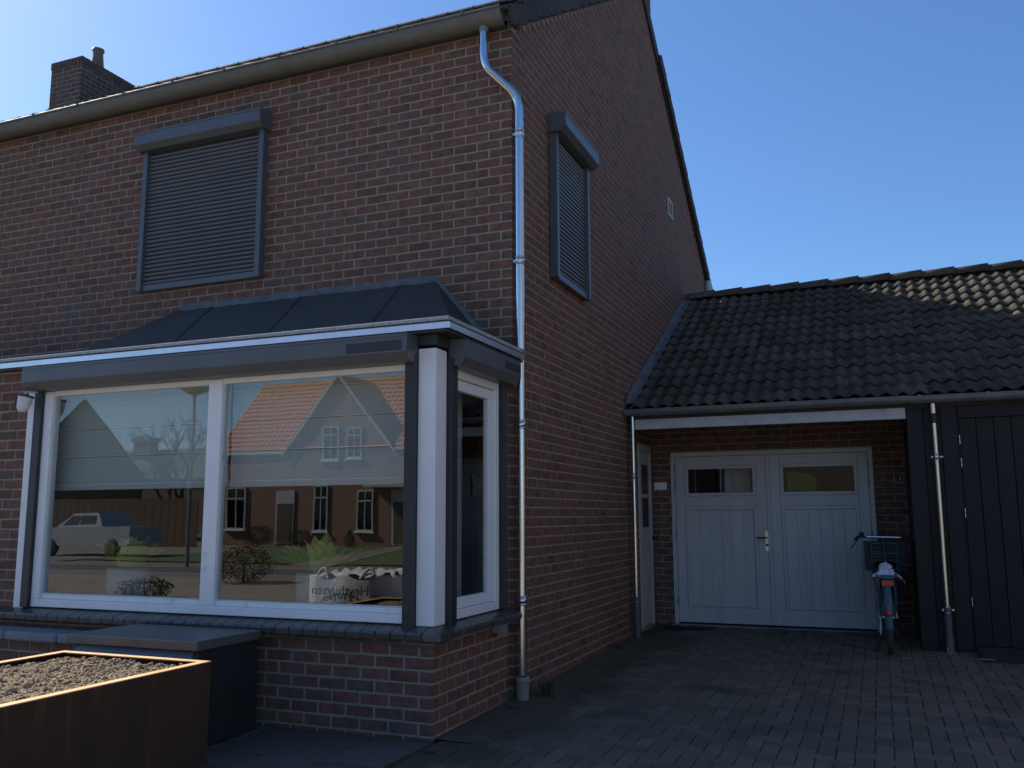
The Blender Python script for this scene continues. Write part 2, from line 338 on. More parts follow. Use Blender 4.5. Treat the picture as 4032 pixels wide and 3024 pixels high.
# bricks: list of (x0,x1,y0,y1,z0,z1,wall)
bricks = []
PR = .0035
def course_front(x0, x1, yface, k, first, wall, zlo=-9, zhi=9, skip=None, left=False):
    z0, z1 = k*P+JO/2, (k+1)*P-JO/2
    x = x1 - first
    while x > x0:
        a = max(x-BL+JO, x0)
        if x-a > .03 and not (skip and skip(a, x, z0, z1)): bricks.append((a, x, yface-PR, yface+.07, z0, z1, wall))
        x -= BL
def gclip(z1):
    return ((z1+.015-5.38)/.653, APY+(APZ-z1-.015)*(9.2-APY)/(APZ-5.34))
def course_side(y0, y1, xface, k, first, wall, ok=None, clip=None):
    z0, z1 = k*P+JO/2, (k+1)*P-JO/2
    y = y0 + first
    while y < y1:
        a, b = y, min(y+BL-JO, y1)
        if clip: a, b = max(a, clip[0]), min(b, clip[1])
        if b-a > .015 and (ok is None or ok(a, b, z0, z1)): bricks.append((xface-.07, xface+PR, a, b, z0, z1, wall))
        y += BL
HB = BL/2
def sk_shut(a, b, z0, z1): return a > -3.88 and b < -2.48 and z0 > 3.49 and z1 < 4.95
def sk_bay(a, b, z0, z1): return z1 < 2.5 and b < -.30
for k in range(-3, 67):
    half = (k % 2 == 0)
    lf, ls = (HB, BL) if half else (BL, HB)
    if k >= -1:
        bricks.append((-(lf-JO)+PR, PR, -PR, ls-JO-PR, k*P+JO/2, (k+1)*P-JO/2, 'c'))     # corner brick seen on both faces
    course_front(-10.9 if k >= 30 else -.3, 0, 0, k, lf, fw, skip=lambda a,b,c,d: sk_shut(a,b,c,d) or sk_bay(a,b,c,d)) if k >= -1 else None
    def ok(y, b, z0, z1):
        if .93 < y and b < 1.86 and z0 > 3.45 and z1 < 4.8: return False
        if y > 3.92 and b < 4.60 and z1 < 2.16: return False
        if y > 4.75 and z1 < 3.0: return False
        if 6.1 < y and b < 6.42 and 5.68 < z0 and z1 < 5.95: return False
        return True
    course_side(0, 9.19, 0, k, ls, sw, ok, gclip((k+1)*P-JO/2) if k > 64 else None) if k >= -2 else None
for k in range(67, 119):
    ls = (HB if k % 2 else BL); cl = gclip((k+1)*P-JO/2); hi = cl[1] < 5.35
    if cl[0] < 4.27: course_side(0, 9.19, 0, k, ls, sw, None, (cl[0], min(cl[1], 4.26) if hi else cl[1]))
    if hi or cl[0] >= 4.27: course_side(4.275, 5.353, 0, k, 0 if k % 2 else -HB, sw, None, (4.275, 5.353))
for k in range(-3, 7):
    st = (k % 2 == 0); lf, ls = (BL, HB) if st else (HB, BL)
    z1 = k*P+P
    if z1 > .56: continue
    bricks.append((XB-(lf-JO)+PR, XB+PR, YB-PR, YB+(ls-JO)-PR, k*P+JO/2, (k+1)*P-JO/2, 'c'))
    course_front(-5.6, XB, YB, k, lf, bw)
    course_side(YB, -.005, XB, k, ls, bw)
for k in range(7, 31):
    course_front(-5.6, -3.765, YB, k, 0 if k % 2 else HB, bw)
    if k % 2 == 0: bricks.append((-3.765-HB+JO, -3.765, YB-PR, YB+.07, k*P+JO/2, (k+1)*P-JO/2, bw))
    bricks.append((XB-.07, XB+PR, -.14, -.02, k*P+JO/2, (k+1)*P-JO/2, bw))
for k in range(96, 119):   # front and top of the gable chimney
    o_ = HB if k % 2 else 0
    course_front(-.55, -.075, 4.27, k, o_, sw)
# left chimney
cx0, cx1, cy0, cy1, cz1 = -9.80, -9.12, 3.6, 4.72, 8.83
ch = MB(); ch.box((cx0,cy0,7.0), (cx1,cy1,cz1)); chim = ch.build('chimney', m_mortar, house)
for k in range(92, 109):
    o_ = HB if k % 2 else 0
    course_front(cx0, cx1, cy0, k, o_, chim); course_side(cy0, cy1, cx1, k, o_, chim)
    if o_: bricks.append((cx1-HB+JO, cx1+PR, cy0-PR, cy0+HB-JO, k*P+JO/2, (k+1)*P-JO/2, chim))
x = cx0-.01
while x < cx1: bricks.append((x, min(x+.07, cx1+.01), cy0-.012, cy0+.1, 109*P, 110.6*P, chim)); x += .081
y = cy0+.1
while y < cy1: bricks.append((cx1-.1, cx1+.012, y, y+.07, 109*P, 110.6*P, chim)); y += .081
def brick_mb(dx, dy, dz, jit=.0015):
    mb = MB(); c = .0035
    mb.cbox((-dx/2,-dy/2,-dz/2), (dx/2,dy/2,dz/2), c)
    mb.v = [tuple(q+random.uniform(-jit, jit) for q in p) for p in mb.v]; return mb
def size(b):
    c = Vector(((b[0]+b[1])/2, (b[2]+b[3])/2, (b[4]+b[5])/2)); p = px(c)
    if not (0 < p[0] < 4032 and 0 < p[1] < 3024): return 0
    d = c-CC; wx, wy, wz = b[1]-b[0], b[3]-b[2], b[5]-b[4]
    return (abs(d.y)*wx + abs(d.x)*wy*(1 if d.x < 0 else 0))*wz/d.length**3
front = lambda b: b[6] is not sw
cand = sorted(range(len(bricks)), key=lambda i: -size(bricks[i]))
near = set(cand[:300])
cache = {}
stuff = MB(); stuff_r = []
for i, b in enumerate(bricks):
    dx, dy, dz = b[1]-b[0], b[3]-b[2], b[5]-b[4]; c = Vector(((b[0]+b[1])/2, (b[2]+b[3])/2, (b[4]+b[5])/2))
    key = (round(dx,3), round(dy,3), round(dz,3), random.randrange(3))
    if key not in cache:
        t = brick_mb(dx, dy, dz); me = t.mesh('brick'); me.materials.append(m_brick_o); cache[key] = (t, me)
    t, me = cache[key]
    if i in near:
        par = b[6] if b[6] != 'c' else (bw if c.y < -.3 else fw)
        o = bpy.data.objects.new('brick', me); COL.objects.link(o); o.parent = par; o.location = c
        o.rotation_euler = (random.uniform(-.004,.004), random.uniform(-.004,.004), random.uniform(-.004,.004))
    else:
        stuff.add([Vector(p)+c for p in t.v], t.f); stuff_r += [random.random() if b[6] is not chim else random.choice((0., .95, 1., 1.))]*len(t.v)
tag(stuff.build('brickwork', m_brick_a, house, stuff_r), kind='stuff')
# roof
mb = MB(); TH = .11
mb.prism([(-.12,5.37),(APY,APZ+.04),(9.35,5.28),(9.35,5.28+TH),(APY,APZ+.10+TH),(-.12,5.37+TH)], 0, -11.2, .035)
roof = mb.build('roof', m_roof, house)
mb = MB()
for i in range(26):
    x = -11.1+.43*i; mb.tube([(x, APY, APZ+.235), (x+.44, APY, APZ+.23)], [.105,.115], 10)
mb.build('ridge_cap', m_verge, roof)
def verge_tile(y0, z0, y1, z1, i):
    d = Vector((0, y1-y0, z1-z0)); L_ = d.length; d.normalize(); n = Vector((0, -d.z, d.y)) if d.y > 0 else Vector((0, d.z, -d.y))
    if n.z < 0: n = -n
    M = Matrix(((1,0,0,0),(0,d.y,n.y,y0),(0,d.z,n.z,z0),(0,0,0,1)))
    mb = MB(); j = random.uniform(-.006,.006)
    mb.cbox((.04,0,.035+j), (.075,L_*1.04,.20+j), .008, M @ Matrix.Rotation(-.085, 4, 'X'))
    mb.cbox((-.02,0,.165+j), (.0755,L_*1.04,.205+j), .008, M @ Matrix.Rotation(-.085, 4, 'X'))
    mb.build('verge_tile', m_verge, roof)
n = 16
for i in range(n):
    a, b = -.10+(APY+.10)*i/n, -.10+(APY+.10)*(i+1)/n
    if 0 < 1: verge_tile(a, 5.36+.653*(a), b, 5.36+.653*b, i)
for i in range(n):
    a, b = 9.40-(9.40-APY)*i/n, 9.40-(9.40-APY)*(i+1)/n
    if b > 5.36 or a < 4.2: verge_tile(a, gable(a)-.03, b, gable(b)-.03, i)
mb = MB(); mb.prism([(-.10,5.38-.075),(APY,APZ-.03),(APY,APZ+.10),(-.10,5.38+.06)], 0, .0045, .038); mb.prism([(9.3,5.34-.09),(9.3,5.34+.03),(APY,APZ+.10),(APY,APZ-.03)], 0, .0045, .036); mb.build('undercloak', m_verge, roof)
rt = MB(); rows, cols = 15, 92
for sgn in (0, 1):
    E0 = Vector((0, -.13, 5.37+.105)) if sgn == 0 else Vector((0, 9.36, 5.28+.115)); R0 = Vector((0, APY, APZ+.215)); dv = R0-E0; nn = Vector((0, -dv.z, abs(dv.y))).normalized() if sgn == 0 else Vector((0, dv.z, abs(dv.y))).normalized()
    for r in range(rows):
        def RP_(i, j):
            t_ = (r+(1.05 if j else 0))/rows; p = E0+dv*t_+nn*(.022*(.5+.5*math.cos(math.pi*i))+(.004 if j else .034)); return Vector((-11.2+11.19*i/cols, p.y, p.z))
        rt.grid(RP_, cols, 1, True)
tag(rt.build('roof_tiles', m_roof, roof), kind='stuff')
# chimney pot
mb = MB(); mb.lathe((-9.45,4.2,8.80), [(.12,0),(.135,.03),(.135,.08),(.115,.11),(.108,.2),(.088,.40),(.082,.46),(.10,.49),(.10,.53),(.06,.55),(.06,.3)], 18)
mb.build('chimney_pot', mat('clay_pot', (.12,.08,.06), .5, col2=(.16,.11,.085), scale=9), chim)
# eaves: soffit board and gutter
mb = MB(); mb.box((-11,-.09,5.362), (-.02,-.006,5.47)); mb.build('eaves_board', m_dwood, house)
GYC, GZC, GR = -.105, 5.462, .103
gut = thing('roof_gutter', (-5, -.11, 5.26), 'long grey half-round gutter along the front eaves of the house', 'gutter')
mb = MB()
def trough(mb, x0, x1, yc, zc, r, t=.006, lip=.012):
    pts = []
    for k in range(13): a = math.pi + math.pi*k/12; pts.append((yc+r*math.cos(a), zc+r*1.08*math.sin(a)))
    inn = [(yc+(r-t)*math.cos(math.pi+math.pi*k/12), zc+(r-t)*1.08*math.sin(math.pi+math.pi*k/12)) for k in range(13)]
    n = 13; v = []; f = []
    for x in (x0, x1): v += [Vector((x, *p)) for p in pts] + [Vector((x, *p)) for p in inn]
    for k in range(12): f += [(k, k+1, 26+k+1, 26+k), (13+k, 39+k, 39+k+1, 13+k+1)]
    f += [(0,26,39,13), (12,25,51,38)]
    mb.add(v, f, True)
    mb.tube([(x0, yc-r, zc), (x1, yc-r, zc)], lip, 8)
trough(mb, -11, -.02, GYC, GZC, GR)
mb.build('trough', m_zincd, gut)
mb = MB(); pts = [(GYC+(GR-.001)*math.cos(math.pi+math.pi*k/12), GZC+(GR-.001)*1.08*math.sin(math.pi+math.pi*k/12)) for k in range(13)]; mb.prism(pts, 0, -.026, -.020); mb.build('end_cap', m_zincd, gut)
for i in range(18):
    x = -.36-.62*i; mb = MB()
    path = [(x, GYC+(GR+.0025)*math.cos(math.pi+math.pi*k/12), GZC+(GR+.0025)*1.08*math.sin(math.pi+math.pi*k/12)) for k in range(13)]
    for k in range(12):
        a, b = Vector(path[k]), Vector(path[k+1]); mb.add([a+Vector((-.012,0,0)), a+Vector((.012,0,0)), b+Vector((.012,0,0)), b+Vector((-.012,0,0))], [(0,1,2,3)])
    mb.box((x-.012,GYC-GR-.016,GZC-.012), (x+.012,GYC-GR-.003,GZC+.018)); mb.build('bracket', m_zincd, gut)
# house downpipe
def arc(a, b, c, n=6):
    a, b, c = Vector(a), Vector(b), Vector(c); return [(1-t)**2*a+2*t*(1-t)*b+t*t*c for t in [i/n for i in range(n+1)]]
dp = thing('downpipe', (.065, .005, gz(0)), 'tall shiny zinc downpipe with swan neck at the house corner', 'downpipe', 'zinc downpipes')
X, Y = .066, .004
path = [(-.205,-.108,5.36), (-.205,-.11,5.25)] + arc((-.205,-.112,5.14), (-.205,-.112,5.02), (-.14,-.09,4.95)) + arc((0.0,-.028,4.80), (X,Y,4.73), (X,Y,4.60)) + [(X,Y,4.5)]
mb = MB(); mb.tube(path, .036, 20); mb.build('swan_neck', m_zinc, dp)
mb = MB(); mb.tube([(-.205,-.107,5.37), (-.205,-.109,5.315)], .040, 20); mb.build('outlet', m_zinco, dp)
for z1, z0 in ((4.52,2.86),(2.90,.10)):
    mb = MB(); mb.tube([(X,Y,z1), (X,Y,z1-.06)], .0378, 24); mb.tube([(X,Y,z1-.03), (X,Y,(z0+z1)/2), (X,Y,z0)], .0353, 24); mb.build('pipe', m_zinc, dp)
def clamp(X, Y, z, r, par, wall=(0, 0), m=None):
    mb = MB()
    for dz in (-.028, .028): mb.lathe((X,Y,z+dz), [(r+.0,-.008),(r+.007,-.004),(r+.007,.004),(r,.008)], 20)
    mb.lathe((X,Y,z), [(r+.001,-.022),(r+.005,-.02),(r+.005,.02),(r+.001,.022)], 20)
    mb.cbox((X-r-.022,Y-.008,z-.012), (X-r+.002,Y+.008,z+.012), .002); mb.tube([(X,Y,z), (X+wall[0],Y+wall[1],z)], .005, 6)
    mb.build('clamp', m or m_zinc, par)
for z in (4.417, 3.333, 2.003, .651): clamp(X, Y, z, .036, dp, (-.07, .02))
mb = MB(); mb.lathe((X,Y,-.11), [(.043,0),(.05,.05),(.052,.16),(.056,.165),(.056,.20),(.036,.20)], 20); mb.build('ground_socket', m_conc, dp)
# vent grille
mb = MB()
for a, b in (((.006,6.10,5.69),(.018,6.41,5.712)), ((.006,6.10,5.928),(.018,6.41,5.95)), ((.006,6.10,5.712),(.018,6.122,5.928)), ((.006,6.388,5.712),(.018,6.41,5.928)), ((.006,6.245,5.712),(.017,6.262,5.928))): mb.box(a, b)
vg = tag(mb.build('vent_grille', m_fasc), 'small white framed vent grille high on the gable wall', 'vent')
mb = MB(); mb.box((-.02,6.12,5.71), (.004,6.39,5.93)); mb.build('backing', m_black, vg)
for k in range(9): mb = MB(); mb.box((.004,6.12,5.722+.0225*k), (.011,6.39,5.730+.0225*k)); mb.build('louvre', m_zinco, vg)

# ------------------------------------------------------------------ roller shutters (u along wall, n outward)
def shutter(name, label, u0, u1, z0, zbox, ztop, front_wall):
    c = ((u0+u1)/2, 0, z0) if front_wall else (0, (u0+u1)/2, z0)
    t = thing(name, c, label, 'roller shutter', 'closed roller shutters upstairs')
    def T(u, n, z): return (u, -n, z) if front_wall else (n, u, z)
    def bx(mb, ua, ub, na, nb, za, zb, ch=.003):
        a, b = T(ua, na, za), T(ub, nb, zb); lo = tuple(min(p, q) for p, q in zip(a, b)); hi = tuple(max(p, q) for p, q in zip(a, b))
        mb.cbox(lo, hi, ch)
    # head box: five-sided profile
    prof = [(.008, ztop), (.185, ztop-.012), (.185, zbox+.045), (.135, zbox), (.008, zbox)]
    mb = MB(); n = len(prof); v = [Vector(T(u0-.03, *p)) for p in prof] + [Vector(T(u1+.03, *p)) for p in prof]
    f = [tuple(range(n)), tuple(range(n, 2*n))[::-1]] + [(i, n+i, n+(i+1) % n, (i+1) % n) for i in range(n)]
    if not front_wall: f = [q[::-1] for q in f]
    mb.add(v, f); mb.build('box', m_anth, t)
    mb = MB(); bx(mb, u0-.031, u1+.031, .1855, .188, ztop-.035, ztop-.032, .0005); mb.build('box_seam', m_black, t)
    for s, ua in ((0, u0), (1, u1-.055)):
        mb = MB(); bx(mb, ua, ua+.055, .008, .085, z0, zbox+.002); mb.build('guide_rail', m_anth, t)
    mb = MB(); bx(mb, u0+.056, u1-.056, .01, .062, z0+.003, z0+.062); mb.build('bottom_bar', m_anth, t)
    z = z0+.066; H = .0415
    me = None
    while z+H < zbox:
        if me is None:
            mb = MB(); m = 6; pr = [(.030, 0), (.048, .003), (.055, .012), (.056, .022), (.051, .031), (.036, .036), (.030, .036)]
            n = len(pr); v = [Vector(T(u0+.05, p[0], p[1])) for p in pr] + [Vector(T(u1-.05, p[0], p[1])) for p in pr]
            f = [(i, n+i, n+i+1, i+1) for i in range(n-1)]
            if front_wall: f = [q[::-1] for q in f]
            mb.add(v, f, True); me = mb.mesh('slat'); me.materials.append(m_anth)
        o = bpy.data.objects.new('slat', me); COL.objects.link(o); setp(o, t); o.location.z = z + .0; z += H
    mb = MB(); bx(mb, u0+.05, u1-.05, .008, .032, z0+.06, zbox+.01, .001); mb.build('back_panel', m_black, t)
    return t
shutter('roller_shutter', 'closed anthracite roller shutter on the upper front wall above the bay', -3.905, -2.455, 3.452, 4.862, 5.045, True)
shutter('roller_shutter', 'closed anthracite roller shutter high on the side gable wall', .895, 1.90, 3.425, 4.80, 4.985, False)

# ------------------------------------------------------------------ bay window: frame, glass, sill, roof
fr = MB()
def fb(a, b, c=.004): fr.cbox(a, b, c)
F0, F1 = YB-.004, YB+.075
fb((-3.575,F0,.604), (-.15,F1,.665)); fb((-3.575,F0,.6655), (-3.487,F1,2.30)); fb((-.235,F0,.6655), (-.152,F1,2.30)); fb((-1.912,F0,.6655), (-1.785,F1,2.30)); fb((-3.487,F0+.01,2.265), (-.235,F1,2.36))
fb((-3.4865,F0+.018,.6655), (-1.9125,F1-.01,.70)); fb((-1.7845,F0+.018,.6655), (-.2355,F1-.01,.70))
bf = fr.build('bay_window_frame', m_white, house)
for a, b in ((-3.487,-1.912), (-1.785,-.235)):
    mb = MB(); mb.box((a,-1.243,.695), (b,-1.236,2.28)); mb.build('window_pane', m_glass, bf)
    mb = MB()
    for aa, bb in (((a,-1.262,.70),(a+.012,-1.244,2.27)), ((b-.012,-1.262,.70),(b,-1.244,2.27)), ((a+.012,-1.262,.70),(b-.012,-1.244,.712))): mb.box(aa, bb)
    mb.build('glazing_bead', m_fasc, bf)
mb = MB(); mb.cbox((-3.76,YB-.006,.588), (-3.656,-1.16,2.44), .004); mb.build('bay_post', m_white, house)
mb = MB(); mb.cbox((-.153,YB-.012,.595), (-.022,-1.13,2.40), .004); mb.build('bay_post', m_white, house)
sf = MB()
SX0, SX1 = XB-.075, XB+.004
sf.cbox((SX0,-1.03,.604), (SX1,-.21,.665), .004); sf.cbox((SX0,-1.03,.6655), (SX1,-.995,2.31), .004); sf.cbox((SX0,-.275,.6655), (SX1,-.21,2.31), .004); sf.cbox((SX0,-.995,2.245), (SX1,-.275,2.31), .004)
sf.cbox((SX0+.01,-.9948,.668), (SX1-.018,-.93,2.24), .004); sf.cbox((SX0+.01,-.36,.668), (SX1-.018,-.2755,2.24), .004); sf.cbox((SX0+.01,-.93,.668), (SX1-.018,-.36,.74), .004); sf.cbox((SX0+.01,-.93,2.165), (SX1-.018,-.36,2.24), .004)
bs = sf.build('side_window_frame', m_white, house)
mb = MB(); mb.box((XB-.045,-.94,.73), (XB-.038,-.35,2.18)); mb.build('window_pane', m_glass, bs)
# black guide strips for the outdoor screens + cassettes
for lab, strips, box in (
    ('long black awning cassette above the front bay window', [((-3.655,YB-.035,.60),(-3.5755,YB-.0045,2.36)), ((-.2345,YB-.05,.555),(-.1535,YB-.0045,2.36))], 'f'),
    ('short black awning cassette above the narrow side bay window', [((SX1+.0005,-1.125,.56),(SX1+.045,-1.032,2.36)), ((SX1+.0005,-.208,.60),(SX1+.035,-.135,2.36))], 's')):
    t = thing('screen_cassette', (-1.9,-1.4,2.3) if box == 'f' else (.03,-.6,2.3), lab, 'awning', 'screen cassettes of the bay')
    for a, b in strips: mb = MB(); mb.cbox(a, b, .003); mb.build('guide_strip', m_black, t)
    prof = [(.005,2.49),(.165,2.485),(.165,2.362),(.115,2.305),(.005,2.30)]; n = 5
    mb = MB()
    if box == 'f': v = [(-3.66, YB-p[0], p[1]) for p in prof]+[(-.160, YB-p[0], p[1]) for p in prof]; fl = False
    else: v = [(XB+.006+p[0]*.78, -1.10, p[1]) for p in prof]+[(XB+.006+p[0]*.78, -.075, p[1]) for p in prof]; fl = True
    f = [tuple(range(n)), tuple(range(n,2*n))[::-1]] + [(i, n+i, n+(i+1) % n, (i+1) % n) for i in range(n)]
    mb.add(v, [q[::-1] for q in f] if fl else f)
    mb.build('box', m_anth, t)
    mb = MB()
    if box == 'f':
        mb.box((-3.655,YB-.1665,2.462), (-.165,YB-.1652,2.465)); mb.build('box_seam', m_black, t)
        mb = MB(); mb.cbox((-.62,YB-.170,2.375), (-.20,YB-.164,2.440), .002); mb.build('inspection_panel', m_black, t)
    else: mb.cbox((XB+.13,-.40,2.39), (XB+.138,-.10,2.45), .002); mb.build('inspection_panel', m_black, t)
# sill of black glazed tiles
sill = MB(); sill.box((-5.6,YB-.10,.53), (XB-.0,YB+.0,.548)); sill.box((XB,YB+.005,.53), (XB+.10,-.01,.548)); sl_o = sill.build('bay_sill', m_mortar, house)
ti = MB(); W = .1035
ti.prism([(YB+.01,.598),(YB-.108,.566),(YB-.115,.552),(YB-.112,.52),(YB-.085,.52),(YB+.01,.55)], 0, -W/2, W/2); tile_me = ti.mesh('sill_tile'); tile_me.materials.append(m_sill)
x = -.115
while x > -5.5:
    o = bpy.data.objects.new('sill_tile', tile_me); COL.objects.link(o); o.parent = sl_o; o.location = (x, 0, random.uniform(-.001,.001)); x -= .1105
ti = MB(); ti.prism([(.598,XB-.01),(.566,XB+.108),(.552,XB+.115),(.52,XB+.112),(.52,XB+.085),(.55,XB-.01)], 1, -W/2, W/2); st_me = ti.mesh('sill_tile'); st_me.materials.append(m_sill)
y = -1.17
while y < -.03:
    o = bpy.data.objects.new('sill_tile', st_me); COL.objects.link(o); o.parent = sl_o; o.location = (0, y, random.uniform(-.001,.001)); y += .1105
mb = MB(); v = [(-.055,YB+.01,.598),(XB-.01,YB+.06,.598),(XB-.01,YB-.0,.596),(XB+.105,-1.235,.566),(XB+.112,-1.24,.52),(XB+.112,YB-.112,.52),(XB+.105,YB-.105,.562),(-.055,YB-.105,.566),(-.055,YB-.112,.52)]
mb.add(v, [(0,2,6,7),(2,1,3,6),(7,6,5,8),(6,3,4,5)]); mb.build('sill_corner', m_sill, sl_o)
# bay roof: hipped membrane roof, flat tray, granulated edge and aluminium drip
br = MB()
T0, T1, ZT, ZF = -3.40, -.70, 3.255, 2.60
fl, frr, fy = -4.45, -.15, -.72
br.add([(T0,0,ZT),(T1,0,ZT),(frr,fy,ZF),(fl,fy,ZF),(frr,.0,ZF),(fl,.0,ZF)], [(0,3,2,1),(1,2,4),(0,5,3)])
br.box((-6.5,-1.36,2.545), (.10,-.002,2.598))
bro = br.build('bay_roof', m_bitu, house)
for xt in (-1.017, -2.0255, -3.02):
    mb = MB(); mb.box((xt-.012,-.004,ZT+.003), (xt+.012,.0,ZT+.009))
    a, b = Vector((xt,-.01,ZT-.004)), Vector((xt,fy,ZF+.004)); d = (b-a).normalized()
    nn = Vector((0,-(ZT-ZF),0)).cross(Vector((1,0,0))); 
    v = []
    for q in (a, b): v += [q+Vector((-.012,0,.0)), q+Vector((-.008,-.0025,.003)), q+Vector((.008,-.0025,.003)), q+Vector((.012,0,.0))]
    mb.add(v, [(0,4,5,1),(1,5,6,2),(2,6,7,3)]); mb.build('seam', m_bitu, bro)
mb = MB()
N_ = 60
def lead_strip(P0, P1, h, name, par):
    P0, P1 = Vector(P0), Vector(P1); mb = MB(); v = []; n = int((P1-P0).length/.05)
    for i in range(n+1):
        p = P0.lerp(P1, i/n); k = random.uniform(-.007,.007)
        v += [p+Vector((0,-.009,h*.9+k)), p+Vector((0,-.014,h*.5)), p+Vector((0,-.02-.01*random.random(),-.012)), p+Vector((0,-.035,-.030+k))]
    f = []
    for i in range(n):
        for q in range(3): f.append((i*4+q, i*4+q+1, i*4+q+5, i*4+q+4))
    mb.add(v, f, True); return mb.build(name, m_lead, par)
lead_strip((T0,0,ZT), (T1,0,ZT), .045, 'lead_flashing', bro); lead_strip((T1,0,ZT), (frr,0,ZF+.03), .045, 'lead_flashing', bro)
de = MB(); de.cbox((-6.5,-1.372,2.508), (.112,-1.362,2.552), .002); de.cbox((.102,-1.362,2.508), (.112,-.034,2.552), .002)
de.build('drip_trim', m_alu, bro)
de = MB(); de.cbox((-6.5,-1.365,2.566), (.106,-1.335,2.592), .004); de.cbox((.078,-1.335,2.566), (.106,-.034,2.592), .004); de.build('granulated_edge', m_grit, bro)
mb = MB(); mb.box((-6.5,-1.355,2.492), (.095,-.002,2.507)); mb.box((-5.6,YB+.09,2.36), (XB-.08,YB+.10,2.492)); mb.box((-.3,YB-.02,2.42), (XB+.02,-1.0,2.492)); mb.build('bay_soffit', m_black, house)
# room behind the bay
rm = MB()
x0, x1, y0, y1, z0, z1 = -3.77, -.22, -1.13, 3.6, .30, 2.44
rm.box((x0-.1,y1,z0), (x1+.1,y1+.1,z1)); rm.box((x0-.1,y0,z0), (x0,y1,z1)); rm.box((x1,.06,z0), (x1+.1,y1,z1)); rm.box((x0,y0,z0-.1), (x1+.12,y1,z0)); rm.box((x0,y0-.05,z1), (x1+.14,y1,z1+.05))
rm.build('living_room', m_dark, house)
mb = MB(); mb.cbox((x0,-1.10,.62), (XB-.18,-.84,.66), .006); mb.build('inner_window_sill', m_fasc, house)
for i, (a, b, lab) in enumerate(((-3.745,-1.862,'pale fabric blind half lowered behind the left bay pane'), (-1.838,-.19,'pale fabric blind half lowered behind the right bay pane'))):
    t = thing('window_blind', ((a+b)/2,-1.08,1.5), lab, 'blind', 'blinds in the bay window')
    mb = MB(); n = 4; zz = [1.555+.225*k for k in range(5)]
    for k in range(4): mb.grid(lambda ii, jj: (a+(b-a)*ii/2, -1.085-.010*math.sin(math.pi*jj/6), zz[k]+(zz[k+1]-.006-zz[k])*jj/6), 2, 6)
    mb.build('fabric', m_blind, t)
    for k in range(4): mb = MB(); mb.cbox((a,-1.102,zz[k]-.004), (b,-1.086,zz[k]+.004), .002); mb.build('rib', m_white, t)
    mb = MB(); mb.cbox((a,-1.105,1.510), (b,-1.075,1.552), .005); mb.build('bottom_rail', m_blind, t)
    mb = MB(); mb.cbox((a,-1.12,2.36), (b,-1.06,2.43), .005); mb.build('headrail', m_blind, t)
m_leaf = mat('houseplant_leaf', (.34,.40,.06), .5, col2=(.46,.47,.11), scale=14)
m_pot = mat('grey_pot', (.24,.26,.25), .7, col2=(.29,.31,.30), scale=9, bump=.2, bscale=40)
for pxx, lab in ((-2.90,'broad-leaved houseplant in grey pot behind the left bay pane'), (-1.10,'broad-leaved houseplant in grey pot behind the right bay pane')):
    yy = -.97
    t = thing('houseplant', (pxx,yy,.66), lab, 'plant', 'houseplants on the inner sill')
    mb = MB(); mb.lathe((pxx,yy,.66), [(.0,0),(.15,0),(.165,.06),(.17,.20),(.165,.235),(.15,.235),(.15,.19),(0,.19)], 20)
    mb.v = [((p[0]-pxx)*1.15+pxx, (p[1]-yy)*.72+yy, p[2]) for p in mb.v]; mb.build('pot', m_pot, t)
    for k in range(40):
        an = random.uniform(0, 2*math.pi); le = random.uniform(.20,.36); lean = random.uniform(.15,.95); wd = random.uniform(.05,.085)
        mb = MB(); d = Vector((math.cos(an), math.sin(an)*.5, 0)); sd = Vector((-d.y, d.x, 0)).normalized()
        def LP(i, j):
            tt = j/7; r = lean*.34*tt**1.2; z = .84+le*tt*(1-.35*lean*tt); wv = wd*math.sin(math.pi*min(1, .12+tt*.88))**.8*(1 if tt < .98 else 0)
            return Vector((pxx,yy,0))+d*(.03+r)+sd*((i-1)*wv)+Vector((0,0,z+abs(i-1)*.012))
        mb.grid(LP, 2, 7); mb.build('leaf', m_leaf, t)
mb = MB(); mb.grid(lambda i, j: (-.27+.022*math.sin(i*1.25), -.80+.034*i, .66+1.74*j/4), 14, 4)
tag(mb.build('curtain', mat('curtain_grey', (.33,.33,.30), .9, col2=(.40,.40,.37), scale=12, stretch=(1,1,.1))), 'pale grey curtain hanging inside the narrow side bay window', 'curtain')
# cable, box, camera
mb = MB(); pth = [(-1.22,YB-.014,.470),(-1.0,YB-.014,.487),(-.5,YB-.014,.482),(-.12,YB-.014,.468),(-.06,YB-.016,.468)] + arc((-.045,YB-.016,.469),(XB+.016,YB-.016,.470),(XB+.016,YB+.03,.474)) + [(XB+.014,-.9,.50),(XB+.014,-.43,.505)]
mb.tube(pth, .007, 8); cb = tag(mb.build('wall_cable', m_cable), 'grey cable clipped under the bay sill to the junction box', 'cable')
for xx in (-1.0, -.78, -.5): mb = MB(); mb.cbox((xx-.008,YB-.022,.472), (xx+.008,YB-.004,.496), .002); mb.build('cable_clip', m_cable, cb)
t = thing('junction_box', (XB,-.27,.42), 'small grey ribbed junction box under the side bay sill', 'box')
mb = MB(); mb.cbox((XB+.006,-.36,.445), (XB+.05,-.17,.505), .004); mb.build('box', mat('grey_box', (.20,.20,.19), .6, col2=(.25,.25,.24), scale=20), t)
for yy in (-.33,-.27,-.215): mb = MB(); mb.cbox((XB+.045,yy-.022,.43), (XB+.062,yy+.022,.508), .003); mb.build('rib', m_cope, t)
t = thing('security_camera', (-3.66,-1.40,2.2), 'white wall-mounted security camera at the left end of the cassette', 'camera')
c = (-3.655,-1.40)
mb = MB(); M = Matrix.Translation((c[0],c[1],2.24)) @ Matrix.Rotation(R(8), 4, 'Y') @ Matrix.Rotation(R(-6),4,'X')
